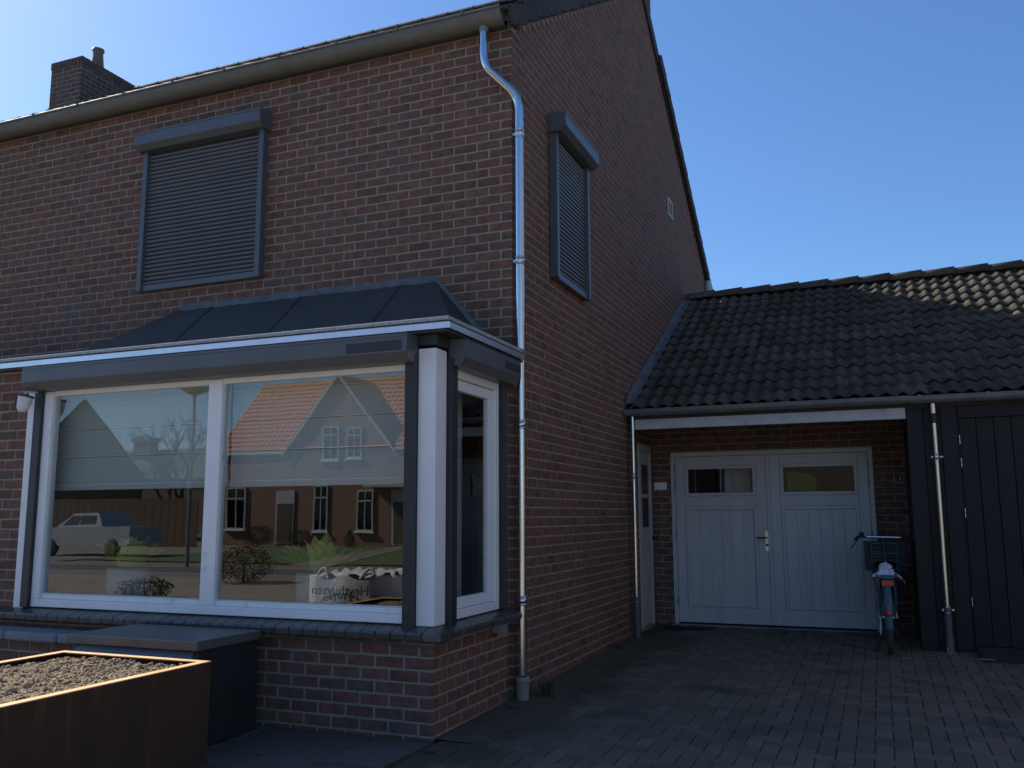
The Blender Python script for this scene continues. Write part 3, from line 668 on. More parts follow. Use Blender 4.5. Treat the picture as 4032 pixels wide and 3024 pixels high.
mb.lathe((0,0,0), [(.0,-.115),(.022,-.112),(.036,-.098),(.047,-.075),(.052,-.04),(.055,.0),(.055,.012),(0,.012)], 20, M); mb.build('body', m_camw, t)
mb = MB(); mb.lathe((0,0,0), [(0,.012),(.062,.012),(.066,.018),(.06,.026),(0,.03)], 20, M); mb.build('hood', m_black, t)
mb = MB(); mb.cbox((-.068,-.013,-.075), (-.047,.013,-.005), .003, M @ Matrix.Rotation(R(42), 4, 'Z')); mb.build('lens_panel', m_plast, t)
mb = MB(); mb.tube([(c[0]-.02,c[1]+.0,2.275), (c[0]-.005,c[1]+.03,2.30), (c[0]+.03,c[1]+.09,2.30)], .009, 8); mb.cbox((c[0]+.005,-1.31,2.275), (c[0]+.06,YB-.006,2.335), .004); mb.build('bracket', m_camw, t)
# side door in the recess
t = thing('side_door', (0,4.25,0), 'narrow cream panelled door in the house side beside garage', 'door')
mb = MB()
for a, b in (((-.02,3.93,-.02),(.02,4.0,2.14)), ((-.02,4.49,-.02),(.02,4.56,2.14)), ((-.02,4.0,2.06),(.02,4.49,2.14))): mb.cbox(a, b, .004)
mb.build('door_frame', m_sdoor, t)
mb = MB(); mb.cbox((-.03,4.0,0.0), (.006,4.49,2.06), .004); lf = mb.build('door_leaf', m_sdoor, t)
for a, b in ((1.15,1.5),(1.55,1.9)): mb = MB(); mb.box((.006,4.10,a), (.010,4.39,b)); mb.build('pane', m_black, lf)
mb = MB(); mb.cbox((.006,4.09,.15), (.014,4.40,.85), .003); mb.build('panel', m_sdoor, lf)
mb = MB(); mb.lathe((0,0,0), [(0,0),(.03,.002),(.03,.01),(.012,.014),(.012,.04),(.03,.055),(.032,.07),(.018,.085),(0,.087)], 14, Matrix.Translation((.02,4.52,1.02)) @ Matrix.Rotation(R(90),4,'Y')); mb.build('door_knob', m_plast, t)

# ------------------------------------------------------------------ GARAGE
gar = thing('garage', (2.5, 4.7, -.04), 'low brick garage with mossy brown tiled roof and black boarded side', 'garage')
GY = 4.70; RX1 = 6.4
mb = MB(); mb.box((.0,GY,-.3), (.235,GY+.1,2.45)); mb.box((2.60,GY,-.3), (2.97,GY+.1,2.45)); mb.box((.235,GY,2.07), (2.60,GY+.1,2.45)); gw = mb.build('garage_wall', m_mortar, gar)
gb = []
def gcourse(x0, x1, k, off):
    x = x0-off
    while x < x1:
        a, b = max(x, x0), min(x+BL-JO, x1)
        if b-a > .02: gb.append((a, b, k*P+JO/2, (k+1)*P-JO/2))
        x += BL
for k in range(-1, 31):
    off = HB if k % 2 else 0
    if (k+1)*P < 2.08: gcourse(.0, .232, k, off); gcourse(2.603, 2.95, k, off)
    else: gcourse(.0, 2.95, k, off)
gc = {}
for a, b, z0, z1 in gb:
    key = round(b-a, 3)
    if key not in gc: gc[key] = brick_mb(b-a, .08, z1-z0).mesh('brick'); gc[key].materials.append(m_brick_o)
    o = bpy.data.objects.new('brick', gc[key]); COL.objects.link(o); o.parent = gw; o.location = ((a+b)/2, GY+.034, (z0+z1)/2)
# garage interior, ceiling of the porch
mb = MB(); mb.box((0.02,7.5,-.1), (2.95,7.6,2.5)); mb.box((2.95,GY+.1,-.1), (3.05,7.5,2.5)); mb.box((.02,GY+.1,-.15), (2.95,7.5,-.1)); mb.build('garage_interior', m_dark, gar)
mb = MB(); mb.box((.0,3.52,2.37), (2.95,GY+3,2.40)); mb.build('porch_ceiling', m_dwood, gar)
mb = MB(); mb.cbox((.10,3.475,2.262), (2.945,3.52,2.40), .004); mb.build('fascia_board', m_fasc, gar)
# roof
EY, EZ, RY, RZ = 3.42, 2.475, 7.22, 4.59
sd = Vector((0, RY-EY, RZ-EZ)); SLn = sd.length; sd.normalize(); sn = Vector((0, -sd.z, sd.y))
mb = MB(); mb.prism([(EY+.05,EZ-.02),(RY,RZ-.03),(RY+3.6,EZ-.02),(RY+3.6,EZ-.12),(EY+.05,EZ-.10)], 0, .0, RX1)
gr_o = mb.build('garage_roof', m_roof, gar)
NR = 14; RP = SLn/NR
def tile_mb():
    mb = MB(); TW = .31; n = 12; Lh = RP+.07
    def prof(u): return .040*(.5+.5*math.cos(4*math.pi*(u-.25)))**1.3
    top0 = [Vector((TW*(i/n)*1.02, 0, prof(i/n)+.048)) for i in range(n+1)]; top1 = [Vector((TW*(i/n)*1.02, Lh, prof(i/n)+.012)) for i in range(n+1)]
    bot0 = [p+Vector((0,0,-.02)) for p in top0]
    v = top0+top1+bot0; f = []
    for i in range(n): f += [(i, i+1, n+1+i+1, n+1+i), (2*(n+1)+i, 2*(n+1)+i+1, i+1, i)]
    mb.add(v, f, True); return mb
tme = [tile_mb() for _ in range(3)]
for t_ in tme: t_.v = [(p[0], p[1], p[2]+random.uniform(-.0015,.0015)) for p in t_.v]
tme = [t_.mesh('roof_tile') for t_ in tme]
for t_ in tme: t_.materials.append(m_tile)
Mr = Matrix(((1,0,0,0),(0,sd.y,sn.y,EY),(0,sd.z,sn.z,EZ),(0,0,0,1)))
for r_ in range(NR):
    for c_ in range(20):
        x = .06+.31*c_
        o = bpy.data.objects.new('roof_tile', random.choice(tme)); COL.objects.link(o); o.parent = gr_o
        sl_ = random.random() < .06
        o.matrix_basis = Mr @ Matrix.Translation((x+random.uniform(-.004,.004), RP*r_-.02+random.uniform(-.008,.008)-(.02 if sl_ else 0), random.uniform(-.002,.005)+(.006 if sl_ else 0))) @ Matrix.Rotation(random.uniform(-.014,.014)+(random.choice((-.04,.04)) if sl_ else 0), 4, 'Z') @ Matrix.Rotation(random.uniform(-.012,.012), 4, 'Y')
for i in range(16):
    x = .02+.42*i; mb = MB(); n = 9
    for xx, r2 in ((0, 0),): pass
    v = []
    for xx, rr, dz in ((x,.115,.0), (x+.44,.13,.012)):
        v += [Vector((xx, RY+.02+rr*math.cos(math.pi*k/n)*1.15, RZ+.035+dz+rr*math.sin(math.pi*k/n))) for k in range(n+1)]
    v += [p+Vector((-.0,0,-.02)) for p in v[n+1:]]
    f = [(k, k+1, n+1+k+1, n+1+k) for k in range(n)] + [(n+1+k, n+1+k+1, 2*(n+1)+k+1, 2*(n+1)+k) for k in range(n)]
    mb.add(v, f, True); mb.build('ridge_tile', m_tile, gr_o)
# lead flashing up the house wall
for i in range(5):
    a, b = i/5*.97, (i+1)/5*.97+.015; mb = MB(); n = 14; v = []
    for k in range(n+1):
        t_ = a+(b-a)*k/n; p = Vector((0, EY, EZ))+sd*(SLn*t_)
        wv = .018*math.sin(t_*SLn/RP*2*math.pi)+random.uniform(-.006,.006)
        v += [p+Vector((.012,0,.165+random.uniform(-.006,.006))), p+Vector((.014,0,.11)), p+Vector((.022,0,.088)), p+Vector((.07,0,.083))+sn*.006, p+Vector((.115+wv,0,.066))+sn*.012]
    f = [(k*5+q, k*5+q+5, k*5+q+6, k*5+q+1) for k in range(n) for q in range(4)]
    mb.add(v, [q[::-1] for q in f], True); mb.build('lead_flashing', m_lead, gr_o)
# gutter + downpipes
gg = thing('garage_gutter', (2,3.4,2.42), 'weathered grey half-round gutter along the garage eaves', 'gutter')
mb = MB(); trough(mb, .012, 2.99, 3.40, 2.475, .062, .005, .008); trough(mb, 2.9905, RX1, 3.40, 2.470, .066, .005, .008); mb.build('trough', m_zinco, gg)
mb = MB(); mb.prism([(3.40+.061*math.cos(math.pi+math.pi*k/12), 2.475+.066*math.sin(math.pi+math.pi*k/12)) for k in range(13)], 0, .010, .016); mb.build('end_cap', m_zinco, gg)
for x in (.5, 1.15, 1.8, 2.45, 3.08, 3.7, 4.35):
    mb = MB(); mb.cbox((x-.012,3.325,2.458), (x+.012,3.343,2.486), .002); mb.build('bracket', m_zinco, gg)
t = thing('downpipe', (.078,3.44,gz(3.4)), 'slim zinc downpipe beside the side door under the garage eaves', 'downpipe', 'zinc downpipes')
mb = MB(); mb.tube([(.078,3.44,2.42),(.078,3.44,.36)], .026, 18); mb.build('pipe', m_zinc, t)
mb = MB(); mb.tube([(.078,3.44,.40),(.078,3.44,-.06)], .033, 18); mb.build('ground_pipe', m_cable, t)
for z in (1.73, .37): clamp(.078, 3.44, z, .026, t, (-.06, .0))
t = thing('downpipe', (3.2,3.43,gz(3.4)), 'zinc downpipe with cast foot on the black boarded wall', 'downpipe', 'zinc downpipes')
mb = MB(); mb.tube([(3.2,3.43,2.42),(3.2,3.43,2.30)], .031, 18); mb.build('outlet', m_zinc, t)
mb = MB(); mb.tube([(3.2,3.43,2.31),(3.2,3.43,2.20)], .029, 18); mb.build('rubber_sleeve', m_plast, t)
mb = MB(); mb.tube([(3.2,3.43,2.21),(3.2,3.43,.36)], .026, 18); mb.build('pipe', m_zinc, t)
mb = MB(); mb.tube([(3.2,3.43,.38),(3.2,3.43,.08)], .034, 18); mb.tube([(3.2,3.43,.10),(3.2,3.43,.0),(3.205,3.40,-.05)], [.038,.038,.034], 14); mb.build('foot_pipe', m_cable, t)
for z in (1.86, .36): clamp(3.2, 3.43, z, .027, t, (.0, .06)); 
for z in (1.86, .36): mb = MB(); mb.cbox((3.235,3.42,z-.012), (3.265,3.44,z+.012), .004); mb.build('clamp_bolt', m_zinc, t)
mb = MB(); mb.cbox((3.165,3.36,-.052), (3.235,3.40,-.036), .003); mb.cbox((3.165,3.36,-.036), (3.18,3.385,.02), .003); mb.build('drain_shoe', m_zinco, t)
# black boarded wall + gate
bwall = thing('boarded_wall', (4.5,3.6,-.05), 'black stained vertical board wall right of the garage porch', 'wall')
mb = MB(); mb.box((2.965,3.53,-.1), (RX1,3.60,2.42)); mb.build('frame', m_black, bwall)
x = 2.952
while x < 3.42:
    mb = MB(); mb.cbox((x,3.498,-.035), (x+.152,3.528,2.41), .004); mb.build('board', m_bgate, bwall); x += .157
mb = MB(); mb.cbox((3.425,3.498,2.25), (RX1,3.528,2.41), .004); mb.build('board', m_bgate, bwall)
for i in range(8):
    mb = MB(); mb.cbox((2.950,3.53+.146*i,-.035), (2.964,3.53+.146*i+.141,2.37), .003); mb.build('board', m_bgate, bwall)
gate = thing('board_gate', (4.6,3.5,-.03), 'black boarded gate with steel hinges in the boarded wall', 'gate')
x = 3.432
while x < 6.2:
    mb = MB(); mb.cbox((x,3.492,.02), (x+.15,3.527,2.242), .004); mb.build('board', m_bgate, gate); x += .155
for z in (2.03, 1.80, 1.30, .44):
    mb = MB(); mb.tube([(3.428,3.486,z-.045),(3.428,3.486,z-.002)], .0055, 8); mb.tube([(3.428,3.486,z+.002),(3.428,3.486,z+.045)], .0055, 8); mb.build('hinge', m_zinc, gate)
mb = MB(); mb.prism([(2.86,-.06),(3.49,.015),(3.49,-.08)], 0, 3.44, 6.2); tag(mb.build('gate_ramp', mat('dark_ramp', (.02,.02,.02), .9, col2=(.03,.03,.03), scale=9)), kind='structure')
# garage door
D0 = GY-.02
mb = MB()
for a, b in (((.237,D0-.02,-.02),(.291,D0+.06,2.068)), ((2.545,D0-.02,-.02),(2.599,D0+.06,2.068)), ((.291,D0-.02,2.014),(2.545,D0+.06,2.068))): mb.cbox(a, b, .004)
dfr = mb.build('door_frame', m_door, gar)
def leaf(x0, x1, name='door_leaf'):
    mb = MB(); ya, yb = D0, D0+.045; zp0, zp1 = 1.546, 1.87; st = .115
    mb.cbox((x0,ya,.0), (x0+st,yb,2.01), .004); mb.cbox((x1-st,ya,.0), (x1,yb,2.01), .004)
    for za, zb in ((.0,.19), (1.395,1.52), (1.895,2.01)): mb.cbox((x0+st,ya,za), (x1-st,yb,zb), .004)
    lf = mb.build(name, m_door, gar)
    a, b = x0+st, x1-st
    for za, zb, nm in ((.19,1.395,'panel_moulding'), (1.52,1.895,'pane_moulding')):
        mb = MB(); w_ = .042
        for p, q in (((a,ya-.012,za),(a+w_,yb-.01,zb)), ((b-w_,ya-.012,za),(b,yb-.01,zb)), ((a+w_,ya-.012,za),(b-w_,yb-.01,za+w_)), ((a+w_,ya-.012,zb-w_),(b-w_,yb-.01,zb))): mb.cbox(p, q, .006)
        mb.build(nm, m_door, lf)
    n = 6; pw = (b-a-.084)/n
    for i in range(n):
        mb = MB(); mb.cbox((a+.042+pw*i+.0006,ya+.012,.225), (a+.042+pw*(i+1)-.0006,yb-.004,1.36), .0025); mb.build('plank', m_door, lf)
    mb = MB(); mb.box((a+.03,ya+.02,1.55), (b-.03,ya+.025,1.865)); mb.build('pane', m_gglass, lf)
    return lf
L1 = leaf(.294, 1.389); L2 = leaf(1.438, 2.542)
mb = MB(); mb.cbox((1.3895,D0-.012,.0), (1.4375,D0+.03,2.01), .005); mb.build('astragal', m_door, L2)
mb = MB(); mb.cbox((1.350,D0-.010,.858), (1.392,D0-.0005,1.102), .003); hp = mb.build('handle_plate', m_steel, L1)
mb = MB(); mb.tube([(1.372,D0-.012,1.02),(1.372,D0-.055,1.02),(1.36,D0-.06,1.02),(1.262,D0-.06,1.02)], .009, 10); mb.build('handle', m_plast, L1)
mb = MB(); mb.lathe((0,0,0), [(0,0),(.015,0),(.015,.006),(0,.006)], 14, Matrix.Translation((1.374,D0-.010,.935)) @ Matrix.Rotation(R(90),4,'X')); mb.build('lock_cylinder', m_plast, L1)
for lf, x in ((L1,.291),(L2,2.545)):
    for z in (1.86,1.66,1.06,.26): mb = MB(); mb.tube([(x,D0-.026,z-.05),(x,D0-.026,z+.05)], .008, 8); mb.build('hinge', m_zinco, lf)
mb = MB(); mb.cbox((.2,GY-.09,-.12), (2.64,GY+.1,-.022), .008); mb.build('threshold', m_conc, gar)
# things glimpsed through the garage panes
m_lime = mat('lime_cloth', (.10,.17,.02), .8, col2=(.14,.22,.03), scale=8); m_tarp = mat('grey_sheet', (.35,.38,.40), .6, col2=(.42,.45,.47), scale=8)
mb = MB(); mb.grid(lambda i, j: (1.62+.02*math.sin(i*1.1)+.035*i, 4.90+.02*math.sin(i*1.7+j), 1.0+.068*j-.004*i*i*.2), 10, 12)
tag(mb.build('hanging_jacket', m_lime), 'lime green jacket hanging behind the right garage pane', 'jacket')
mb = MB(); mb.grid(lambda i, j: (.86+.035*i, 4.90+.02*math.sin(i*1.3+j*.6), 1.0+.075*j), 9, 12)
tag(mb.build('hanging_sheet', m_tarp), 'pale grey sheet hanging behind the left garage pane', 'sheet')
# number plate, wall bracket, mat
t = tag(MB().build('number_plate', m_plate) if 0 else (lambda m_: (m_.cbox((.018,GY-.018,1.609), (.181,GY-.010,1.701), .003), m_.build('number_plate', m_plate))[1])(MB()), 'small blank white plate on the brick left of the garage door', 'plate')
t = thing('wall_bracket', (2.88,GY,1.62), 'small grey wall bracket with two prongs right of garage door', 'bracket')
mb = MB(); mb.cbox((2.80,GY-.07,1.62), (2.94,GY-.008,1.665), .006); mb.build('base', m_cable, t)
for x in (2.82,2.885): mb = MB(); mb.tube([(x,GY-.06,1.66),(x-.004,GY-.062,1.73)], .004, 6); mb.build('prong', m_zinc, t)
mb = MB(); n = 24; mb.prism([(.46+.30*math.cos(math.pi*k/n), 4.40-.26*math.sin(math.pi*k/n)) for k in range(n+1)][::-1], 2, gz(4.3)-.01, gz(4.3)+.016)
tag(mb.build('doormat', m_mat), 'black half-round rubber doormat by the side door', 'doormat')
# rear eaves bits seen past the gable
t = thing('rear_downpipe', (.05,9.2,5.0), 'short white downpipe at the rear corner of the gable', 'downpipe')
mb = MB(); mb.tube([(.055,9.1,5.40),(.055,9.1,3.6)], .06, 14); mb.build('pipe', m_fasc, t)
mb = MB(); mb.cbox((-.2,9.22,5.14), (.03,9.40,5.27), .01); mb.build('gutter_end', m_fasc, t)

# ------------------------------------------------------------------ front garden things
# corten planter
PX0, PX1, PY0, PY1, PZ = -2.21, -1.045, -4.3, -2.15, .45
pl = thing('corten_planter', ((PX0+PX1)/2,(PY0+PY1)/2,gz(-3)), 'large rust-brown steel planter filled with dry soil', 'planter')
tk = .004
for nm, a, b in (('side_panel',(PX1-tk,PY0,-.14),(PX1,PY1,PZ)), ('side_panel',(PX0,PY0,-.14),(PX0+tk,PY1,PZ)), ('end_panel',(PX0+tk,PY1-tk,-.14),(PX1-tk,PY1,PZ)), ('end_panel',(PX0+tk,PY0,-.14),(PX1-tk,PY0+tk,PZ))):
    mb = MB(); mb.box(a, b); mb.build(nm, m_corten_shaded, pl)
RW = .052
rim = [((PX1-RW,PY0,PZ+.0005),(PX1+.001,PY1+.001,PZ+.006)), ((PX0-.001,PY0,PZ+.0005),(PX0+RW,PY1+.001,PZ+.006)), ((PX0+RW,PY1-RW,PZ+.0005),(PX1-RW,PY1+.001,PZ+.006)), ((PX0+RW,PY0,PZ+.0005),(PX1-RW,PY0+RW,PZ+.006))]
m_rim_sunlit = mat('corten_rim_sunlit', (.62,.31,.115), .65, col2=(.70,.40,.18), scale=5, bump=.1, bscale=50)  # same steel as the panels, sunlight put into its bright orange colour
for a, b in rim: mb = MB(); mb.box(a, b); mb.build('rim', m_rim_sunlit, pl)
so_ = MB(); nu, nv = 260, 480
def soil(i, j):
    x = PX0+tk+(PX1-PX0-2*tk)*i/nu; y = PY0+tk+(PY1-PY0-2*tk)*j/nv
    h = .018*noise.noise((x*3, y*3, .5)) + .016*abs(noise.noise((x*11, y*11, 2.))) + .012*abs(noise.noise((x*27, y*27, 5.))) + .010*abs(noise.noise((x*58, y*58, 9.))) + .006*noise.noise((x*110, y*110, 3.))
    ed = min(x-PX0, PX1-x, PY1-y, y-PY0); h -= .03*max(0, 1-ed/.09)
    return (x, y, PZ-.036+h*1.25)
so_.grid(soil, nu, nv)
ico_v = []; ico_f = []
import bmesh
bm = bmesh.new(); bmesh.ops.create_icosphere(bm, subdivisions=1, radius=1); ico_v = [v.co.copy() for v in bm.verts]; ico_f = [tuple(v.index for v in f.verts) for f in bm.faces]; bm.free()
for k in range(2600):
    x = random.uniform(PX0+.06, PX1-.06); y = PY1-.05-abs(random.gauss(0, .75)); 
    if y < PY0+.05: continue
    r = random.choice((.004,.005,.006,.007,.009,.012)) * random.uniform(.7,1.25)
    if random.random() < .02: r *= 2.2
    i = (x-PX0)/(PX1-PX0)*nu; j = (y-PY0)/(PY1-PY0)*nv; z = soil(i, j)[2]; ph = random.random()*50
    so_.add([Vector((x,y,z+r*.35))+Vector((q.x,q.y,q.z*.75))*r*(1+.6*noise.noise(q*1.7+Vector((ph,0,0)))) for q in ico_v], ico_f, False)
tag(so_.build('soil', m_soil), 'dry crumbly brown soil filling the planter', 'soil', kind='stuff')
# storage box
t = thing('storage_box', (-1.79,-1.72,-.1), 'black storage box with flat lid under the bay window', 'box')
bx0, bx1, by0, by1, bz = -2.34, -1.26, -2.03, -1.41, .538
mb = MB(); mb.cbox((bx0+.015,by0+.03,gz(-1.7)), (bx1-.012,by1-.01,.40), .006); mb.build('body', m_plast, t)
mb = MB(); mb.cbox((bx0,by0,.478), (bx1,by1,bz), .006); mb.build('lid', mat('box_lid_sky_tone', (.085,.082,.078), .35, col2=(.105,.10,.096), scale=6, bump=.05, bscale=160), t)  # lid of the black box, sky reflection put into its paler grey
mb = MB(); mb.prism([(by0+.02,.4005),(by1-.02,.4005),(by1-.02,.4775),(by0+.055,.4775)], 0, bx0+.02, bx1-.02); mb.build('sloped_front', m_plast, t)
mb = MB(); v = [(bx0+.05,by0+.030,.424),(bx1-.06,by0+.030,.424),(bx1-.06,by0+.05,.466),(bx0+.075,by0+.05,.466)]
v = [Vector(p)+Vector((0,-.004,.002)) for p in v]; mb.add(v+[p+Vector((0,.004,-.002)) for p in v], [(0,1,2,3),(0,4,5,1),(1,5,6,2),(2,6,7,3),(3,7,4,0)]); mb.build('sky_sheen_strip', mat('sky_sheen_strip', (.12,.13,.155), .35, col2=(.14,.15,.175), scale=5), t)  # sloped face strip, its bluish colour paints in the reflected sky
# low garden wall with coping, left of the box
t = thing('garden_wall', (-3.4,-1.55,-.1), 'low brick wall with blue stone coping left of the storage box', 'wall')
mb = MB(); mb.box((-5.4,-1.57,-.2), (-2.36,-1.40,.392)); gwm = mb.build('wall_core', m_mortar, t)
for k in range(-2, 5):
    z0, z1 = k*P+JO/2, (k+1)*P-JO/2
    if z1 > .395: continue
    x = -2.355+(HB if k % 2 else 0)
    while x > -5.3:
        a, b = x-BL+JO, min(x, -2.355); mb = brick_mb(b-a, .06, z1-z0); o = mb.build('brick', m_brick_o, t); o.parent = gwm; o.matrix_parent_inverse = Matrix(); o.location = ((a+b)/2, -1.545, (z0+z1)/2); x -= BL
for i in range(6):
    a = -2.37-.53*(i+1); mb = MB(); mb.cbox((a+.004,-1.62,.395), (a+.526,-1.36,.462), .014); mb.build('coping_stone', m_cope, t)
# weeds
def tuft(x, y, n, h, lab, grp='weeds'):
    mb = MB()
    for k in range(n):
        an = random.uniform(0, 6.28); le = h*random.uniform(.5,1); ln = random.uniform(.1,.9); wd = .004+.006*random.random()
        d = Vector((math.cos(an), math.sin(an), 0)); s_ = Vector((-d.y, d.x, 0)); b0 = Vector((x+random.gauss(0,.03), y+random.gauss(0,.03), gz(y)-.005))
        mb.grid(lambda i, j: b0+d*(ln*le*(j/4)**1.7)+s_*((i-.5)*2*wd*(1-j/4.2))+Vector((0,0,le*(j/4)*(1-.3*ln*j/4))), 1, 4)
    o = mb.build('weed_tuft', m_grass); tag(o, lab, 'weed', grp); return o
tuft(.19, .20, 70, .20, 'dark grassy weed growing behind the corner downpipe foot')
tuft(.09, 2.55, 26, .10, 'small weed at the foot of the side wall near the porch')
tuft(.13, -.30, 24, .06, 'tiny weed in front of the corner downpipe foot')
mb = MB()
for k in range(1500):   # moss and straw crumbs lying along the wall foot
    y = random.uniform(-1.2, 3.3); x = abs(random.gauss(0, .22))+.02; 
    if y < -.02: x = abs(random.gauss(0,.20))-.02
    r = random.uniform(.003,.009); z = gz(y)
    mb.add([Vector((x,y,z))+Vector((q[0]*r, q[1]*r, q[2]*r*.5)) for q in ((-1,0,0),(0,-1,0),(1,0,0),(0,1,0),(0,0,1.2))], [(0,1,4),(1,2,4),(2,3,4),(3,0,4)])
tag(mb.build('moss', mat('moss', (.042,.042,.022), 1., col2=(.065,.06,.035), scale=40)), 'moss crumbs lying along the foot of the house wall', 'moss', kind='stuff')
mb = MB()
def earth(i, j):
    x = -.03+1.3*i/90; y = -1.26+4.6*j/300; d = x if y > 0 else x+.02
    wdt = .30+.25*math.exp(-((y+.25)/.55)**2)+.16*noise.noise((x*2.1, y*2.1, 1.))+.10*noise.noise((x*7, y*7, 4.))
    return (x, y, gz(y)+max(-.03, min(.009, (wdt-d)*.05))+.004*noise.noise((x*25, y*25, 2.))-.001)
mb.grid(earth, 90, 300)
tag(mb.build('earth', mat('mossy_earth', (.075,.064,.038), 1., col2=(.11,.092,.058), scale=16, bump=1., bscale=70, dirt=((.06,.065,.028), 7, .56))), 'mossy earth spread over the pavers along the house wall', 'earth', kind='stuff')
mb = MB()
for k in range(420):   # leaf crumbs, grit and straw blown over the drive
    y = random.uniform(-2.2,4.4); x = random.uniform(.1,5.5); a = random.uniform(0,6.28); l = random.uniform(.004,.016); z = gz(y)+.006
    c_, s_ = math.cos(a), math.sin(a); wd = l*random.uniform(.25,.6)
    mb.add([(x-c_*l,y-s_*l,z), (x-s_*wd,y+c_*wd,z+.004), (x+c_*l,y+s_*l,z+.001), (x+s_*wd,y-c_*wd,z+.003)], [(0,3,2,1)])
tag(mb.build('leaf_litter', mat('straw', (.20,.165,.10), .9, col2=(.30,.25,.17), scale=30)), 'small leaf crumbs and grit scattered over the driveway', 'litter', kind='stuff')
mb = MB()
for k in range(5):
    mb.grid(lambda i, j: (3.40+.022*i+.02*k+.006*math.sin(j+k), 3.02+.012*j, gz(3)+.004+.012*abs(math.sin(i*1.4+j*.9+k))), 3, 3)
tag(mb.build('crumpled_wrapper', m_fasc), 'pale crumpled wrapper on the paving by the black gate', 'litter')

# ------------------------------------------------------------------ bicycle
BX = 2.662
bk = thing('bicycle', (BX,3.5,gz(3.4)), 'teal bicycle with front carrier parked before the garage door', 'bicycle')
G0 = gz(3.5)
ra, fa, RWh = Vector((BX,3.10,G0+.345)), Vector((BX,4.16,G0+.345)), .345
def wheel(c, nm):
    mb = MB(); n = 40
    def ring(R_, r_, m_, nm2, par):
        mb = MB(); v = []; f = []; s = 10
        for i in range(n):
            a = 2*math.pi*i/n
            for k in range(s):
                b = 2*math.pi*k/s; rr = R_+r_*math.cos(b); v.append(c+Vector((r_*1.05*math.sin(b), rr*math.cos(a), rr*math.sin(a))))
        for i in range(n):
            for k in range(s): f.append((i*s+k, i*s+(k+1) % s, ((i+1) % n)*s+(k+1) % s, ((i+1) % n)*s+k))
        mb.add(v, f, True); return mb.build(nm2, m_, par)
    ty = ring(RWh-.027, .027, m_tyre, nm, bk)
    ring(RWh-.05, .010, m_chrome, 'rim', ty)
    mb = MB()
    for i in range(18):
        a = 2*math.pi*i/18; mb.tube([c+Vector(((-1)**i*.03,.015*math.cos(a),.015*math.sin(a))), c+Vector((0,(RWh-.05)*math.cos(a),(RWh-.05)*math.sin(a)))], .0012, 4, False)
    mb.build('spokes', m_chrome, ty)
    mb = MB(); mb.tube([c-Vector((.05,0,0)), c+Vector((.05,0,0))], .018, 10); mb.build('hub', m_chrome, ty)
wheel(ra, 'rear_wheel'); wheel(fa, 'front_wheel')
def fender(c, a0, a1, nm):
    mb = MB(); n = 22; v = []
    for i in range(n+1):
        a = a0+(a1-a0)*i/n
        for dx, rr in ((-.036,.352),(-.029,.368),(0,.375),(.029,.368),(.036,.352)): v.append(c+Vector((dx, rr*math.cos(a), rr*math.sin(a))))
    f = [(i*5+k, i*5+k+1, i*5+k+6, i*5+k+5) for i in range(n) for k in range(4)]; mb.add(v, f, True); return mb.build(nm, m_teal, bk)
rf = fender(ra, R(35), R(192), 'rear_mudguard'); fender(fa, R(-10), R(130), 'front_mudguard')
mb = MB(); mb.lathe((0,0,0), [(0,-.012),(.026,-.012),(.03,0),(.024,.014),(0,.018)], 16, Matrix.Translation(ra+Vector((0,-.378,.075))) @ Matrix.Rotation(R(90),4,'X')); mb.build('tail_light', m_red, rf)
mb = MB(); mb.cbox(ra+Vector((-.022,-.345,.175)), ra+Vector((.022,-.325,.19)), .002); mb.build('reflector_strip', m_red, rf)
# frame
bb = Vector((BX,3.56,G0+.29)); st = Vector((BX,3.36,G0+.80)); hd0 = Vector((BX,3.98,G0+.66)); hd1 = Vector((BX,3.90,G0+.92))
mb = MB()
for a, b, r in ((bb,st,.016),(hd0,hd1,.018),(bb,hd0,.017),(st-Vector((0,-.06,.2)),hd1-Vector((0,-.02,.08)),.015)): mb.tube([a,b], r, 12)
for s in (-1,1):
    mb.tube([bb+Vector((s*.02,0,0)), ra+Vector((s*.055,0,0))], .010, 8); mb.tube([st+Vector((s*.015,.03,-.12)), ra+Vector((s*.055,0,0))], .009, 8)
    mb.tube([hd0+Vector((s*.03,0,-.02)), fa+Vector((s*.052,0,0))], .012, 8)
mb.build('frame', m_teal, bk)
# rear rack
mb = MB(); z = G0+.745; yr0, yr1 = 2.70, 3.26
pth = [(BX-.06,yr1,z),(BX-.062,yr0+.06,z)] + arc((BX-.062,yr0+.05,z),(BX-.062,yr0,z),(BX-.02,yr0,z),4) + arc((BX+.02,yr0,z),(BX+.062,yr0,z),(BX+.062,yr0+.05,z),4) + [(BX+.06,yr1,z)]
mb.tube(pth, .008, 8)
for y in (2.85,3.0,3.15): mb.tube([(BX-.06,y,z),(BX+.06,y,z)], .005, 6)
for s in (-1,1):
    mb.tube([(BX+s*.062,2.78,z), (BX+s*.078,2.86,z-.25), ra+Vector((s*.062,-.02,0))], .007, 8); mb.tube([(BX+s*.062,2.95,z), (BX+s*.066,3.02,z-.2), ra+Vector((s*.062,.0,0))], .006, 8)
rk = mb.build('rear_carrier', m_teal, bk)
mb = MB(); mb.cbox((BX-.045,2.675,z-.072), (BX+.058,2.695,z-.022), .004); mb.build('rear_reflector', m_red, rk)
mb = MB(); mb.cbox((BX-.125,3.02,z-.26), (BX-.072,3.20,z-.30+.28), .02); mb.build('chain_guard_bag', m_crate, rk) if 0 else None
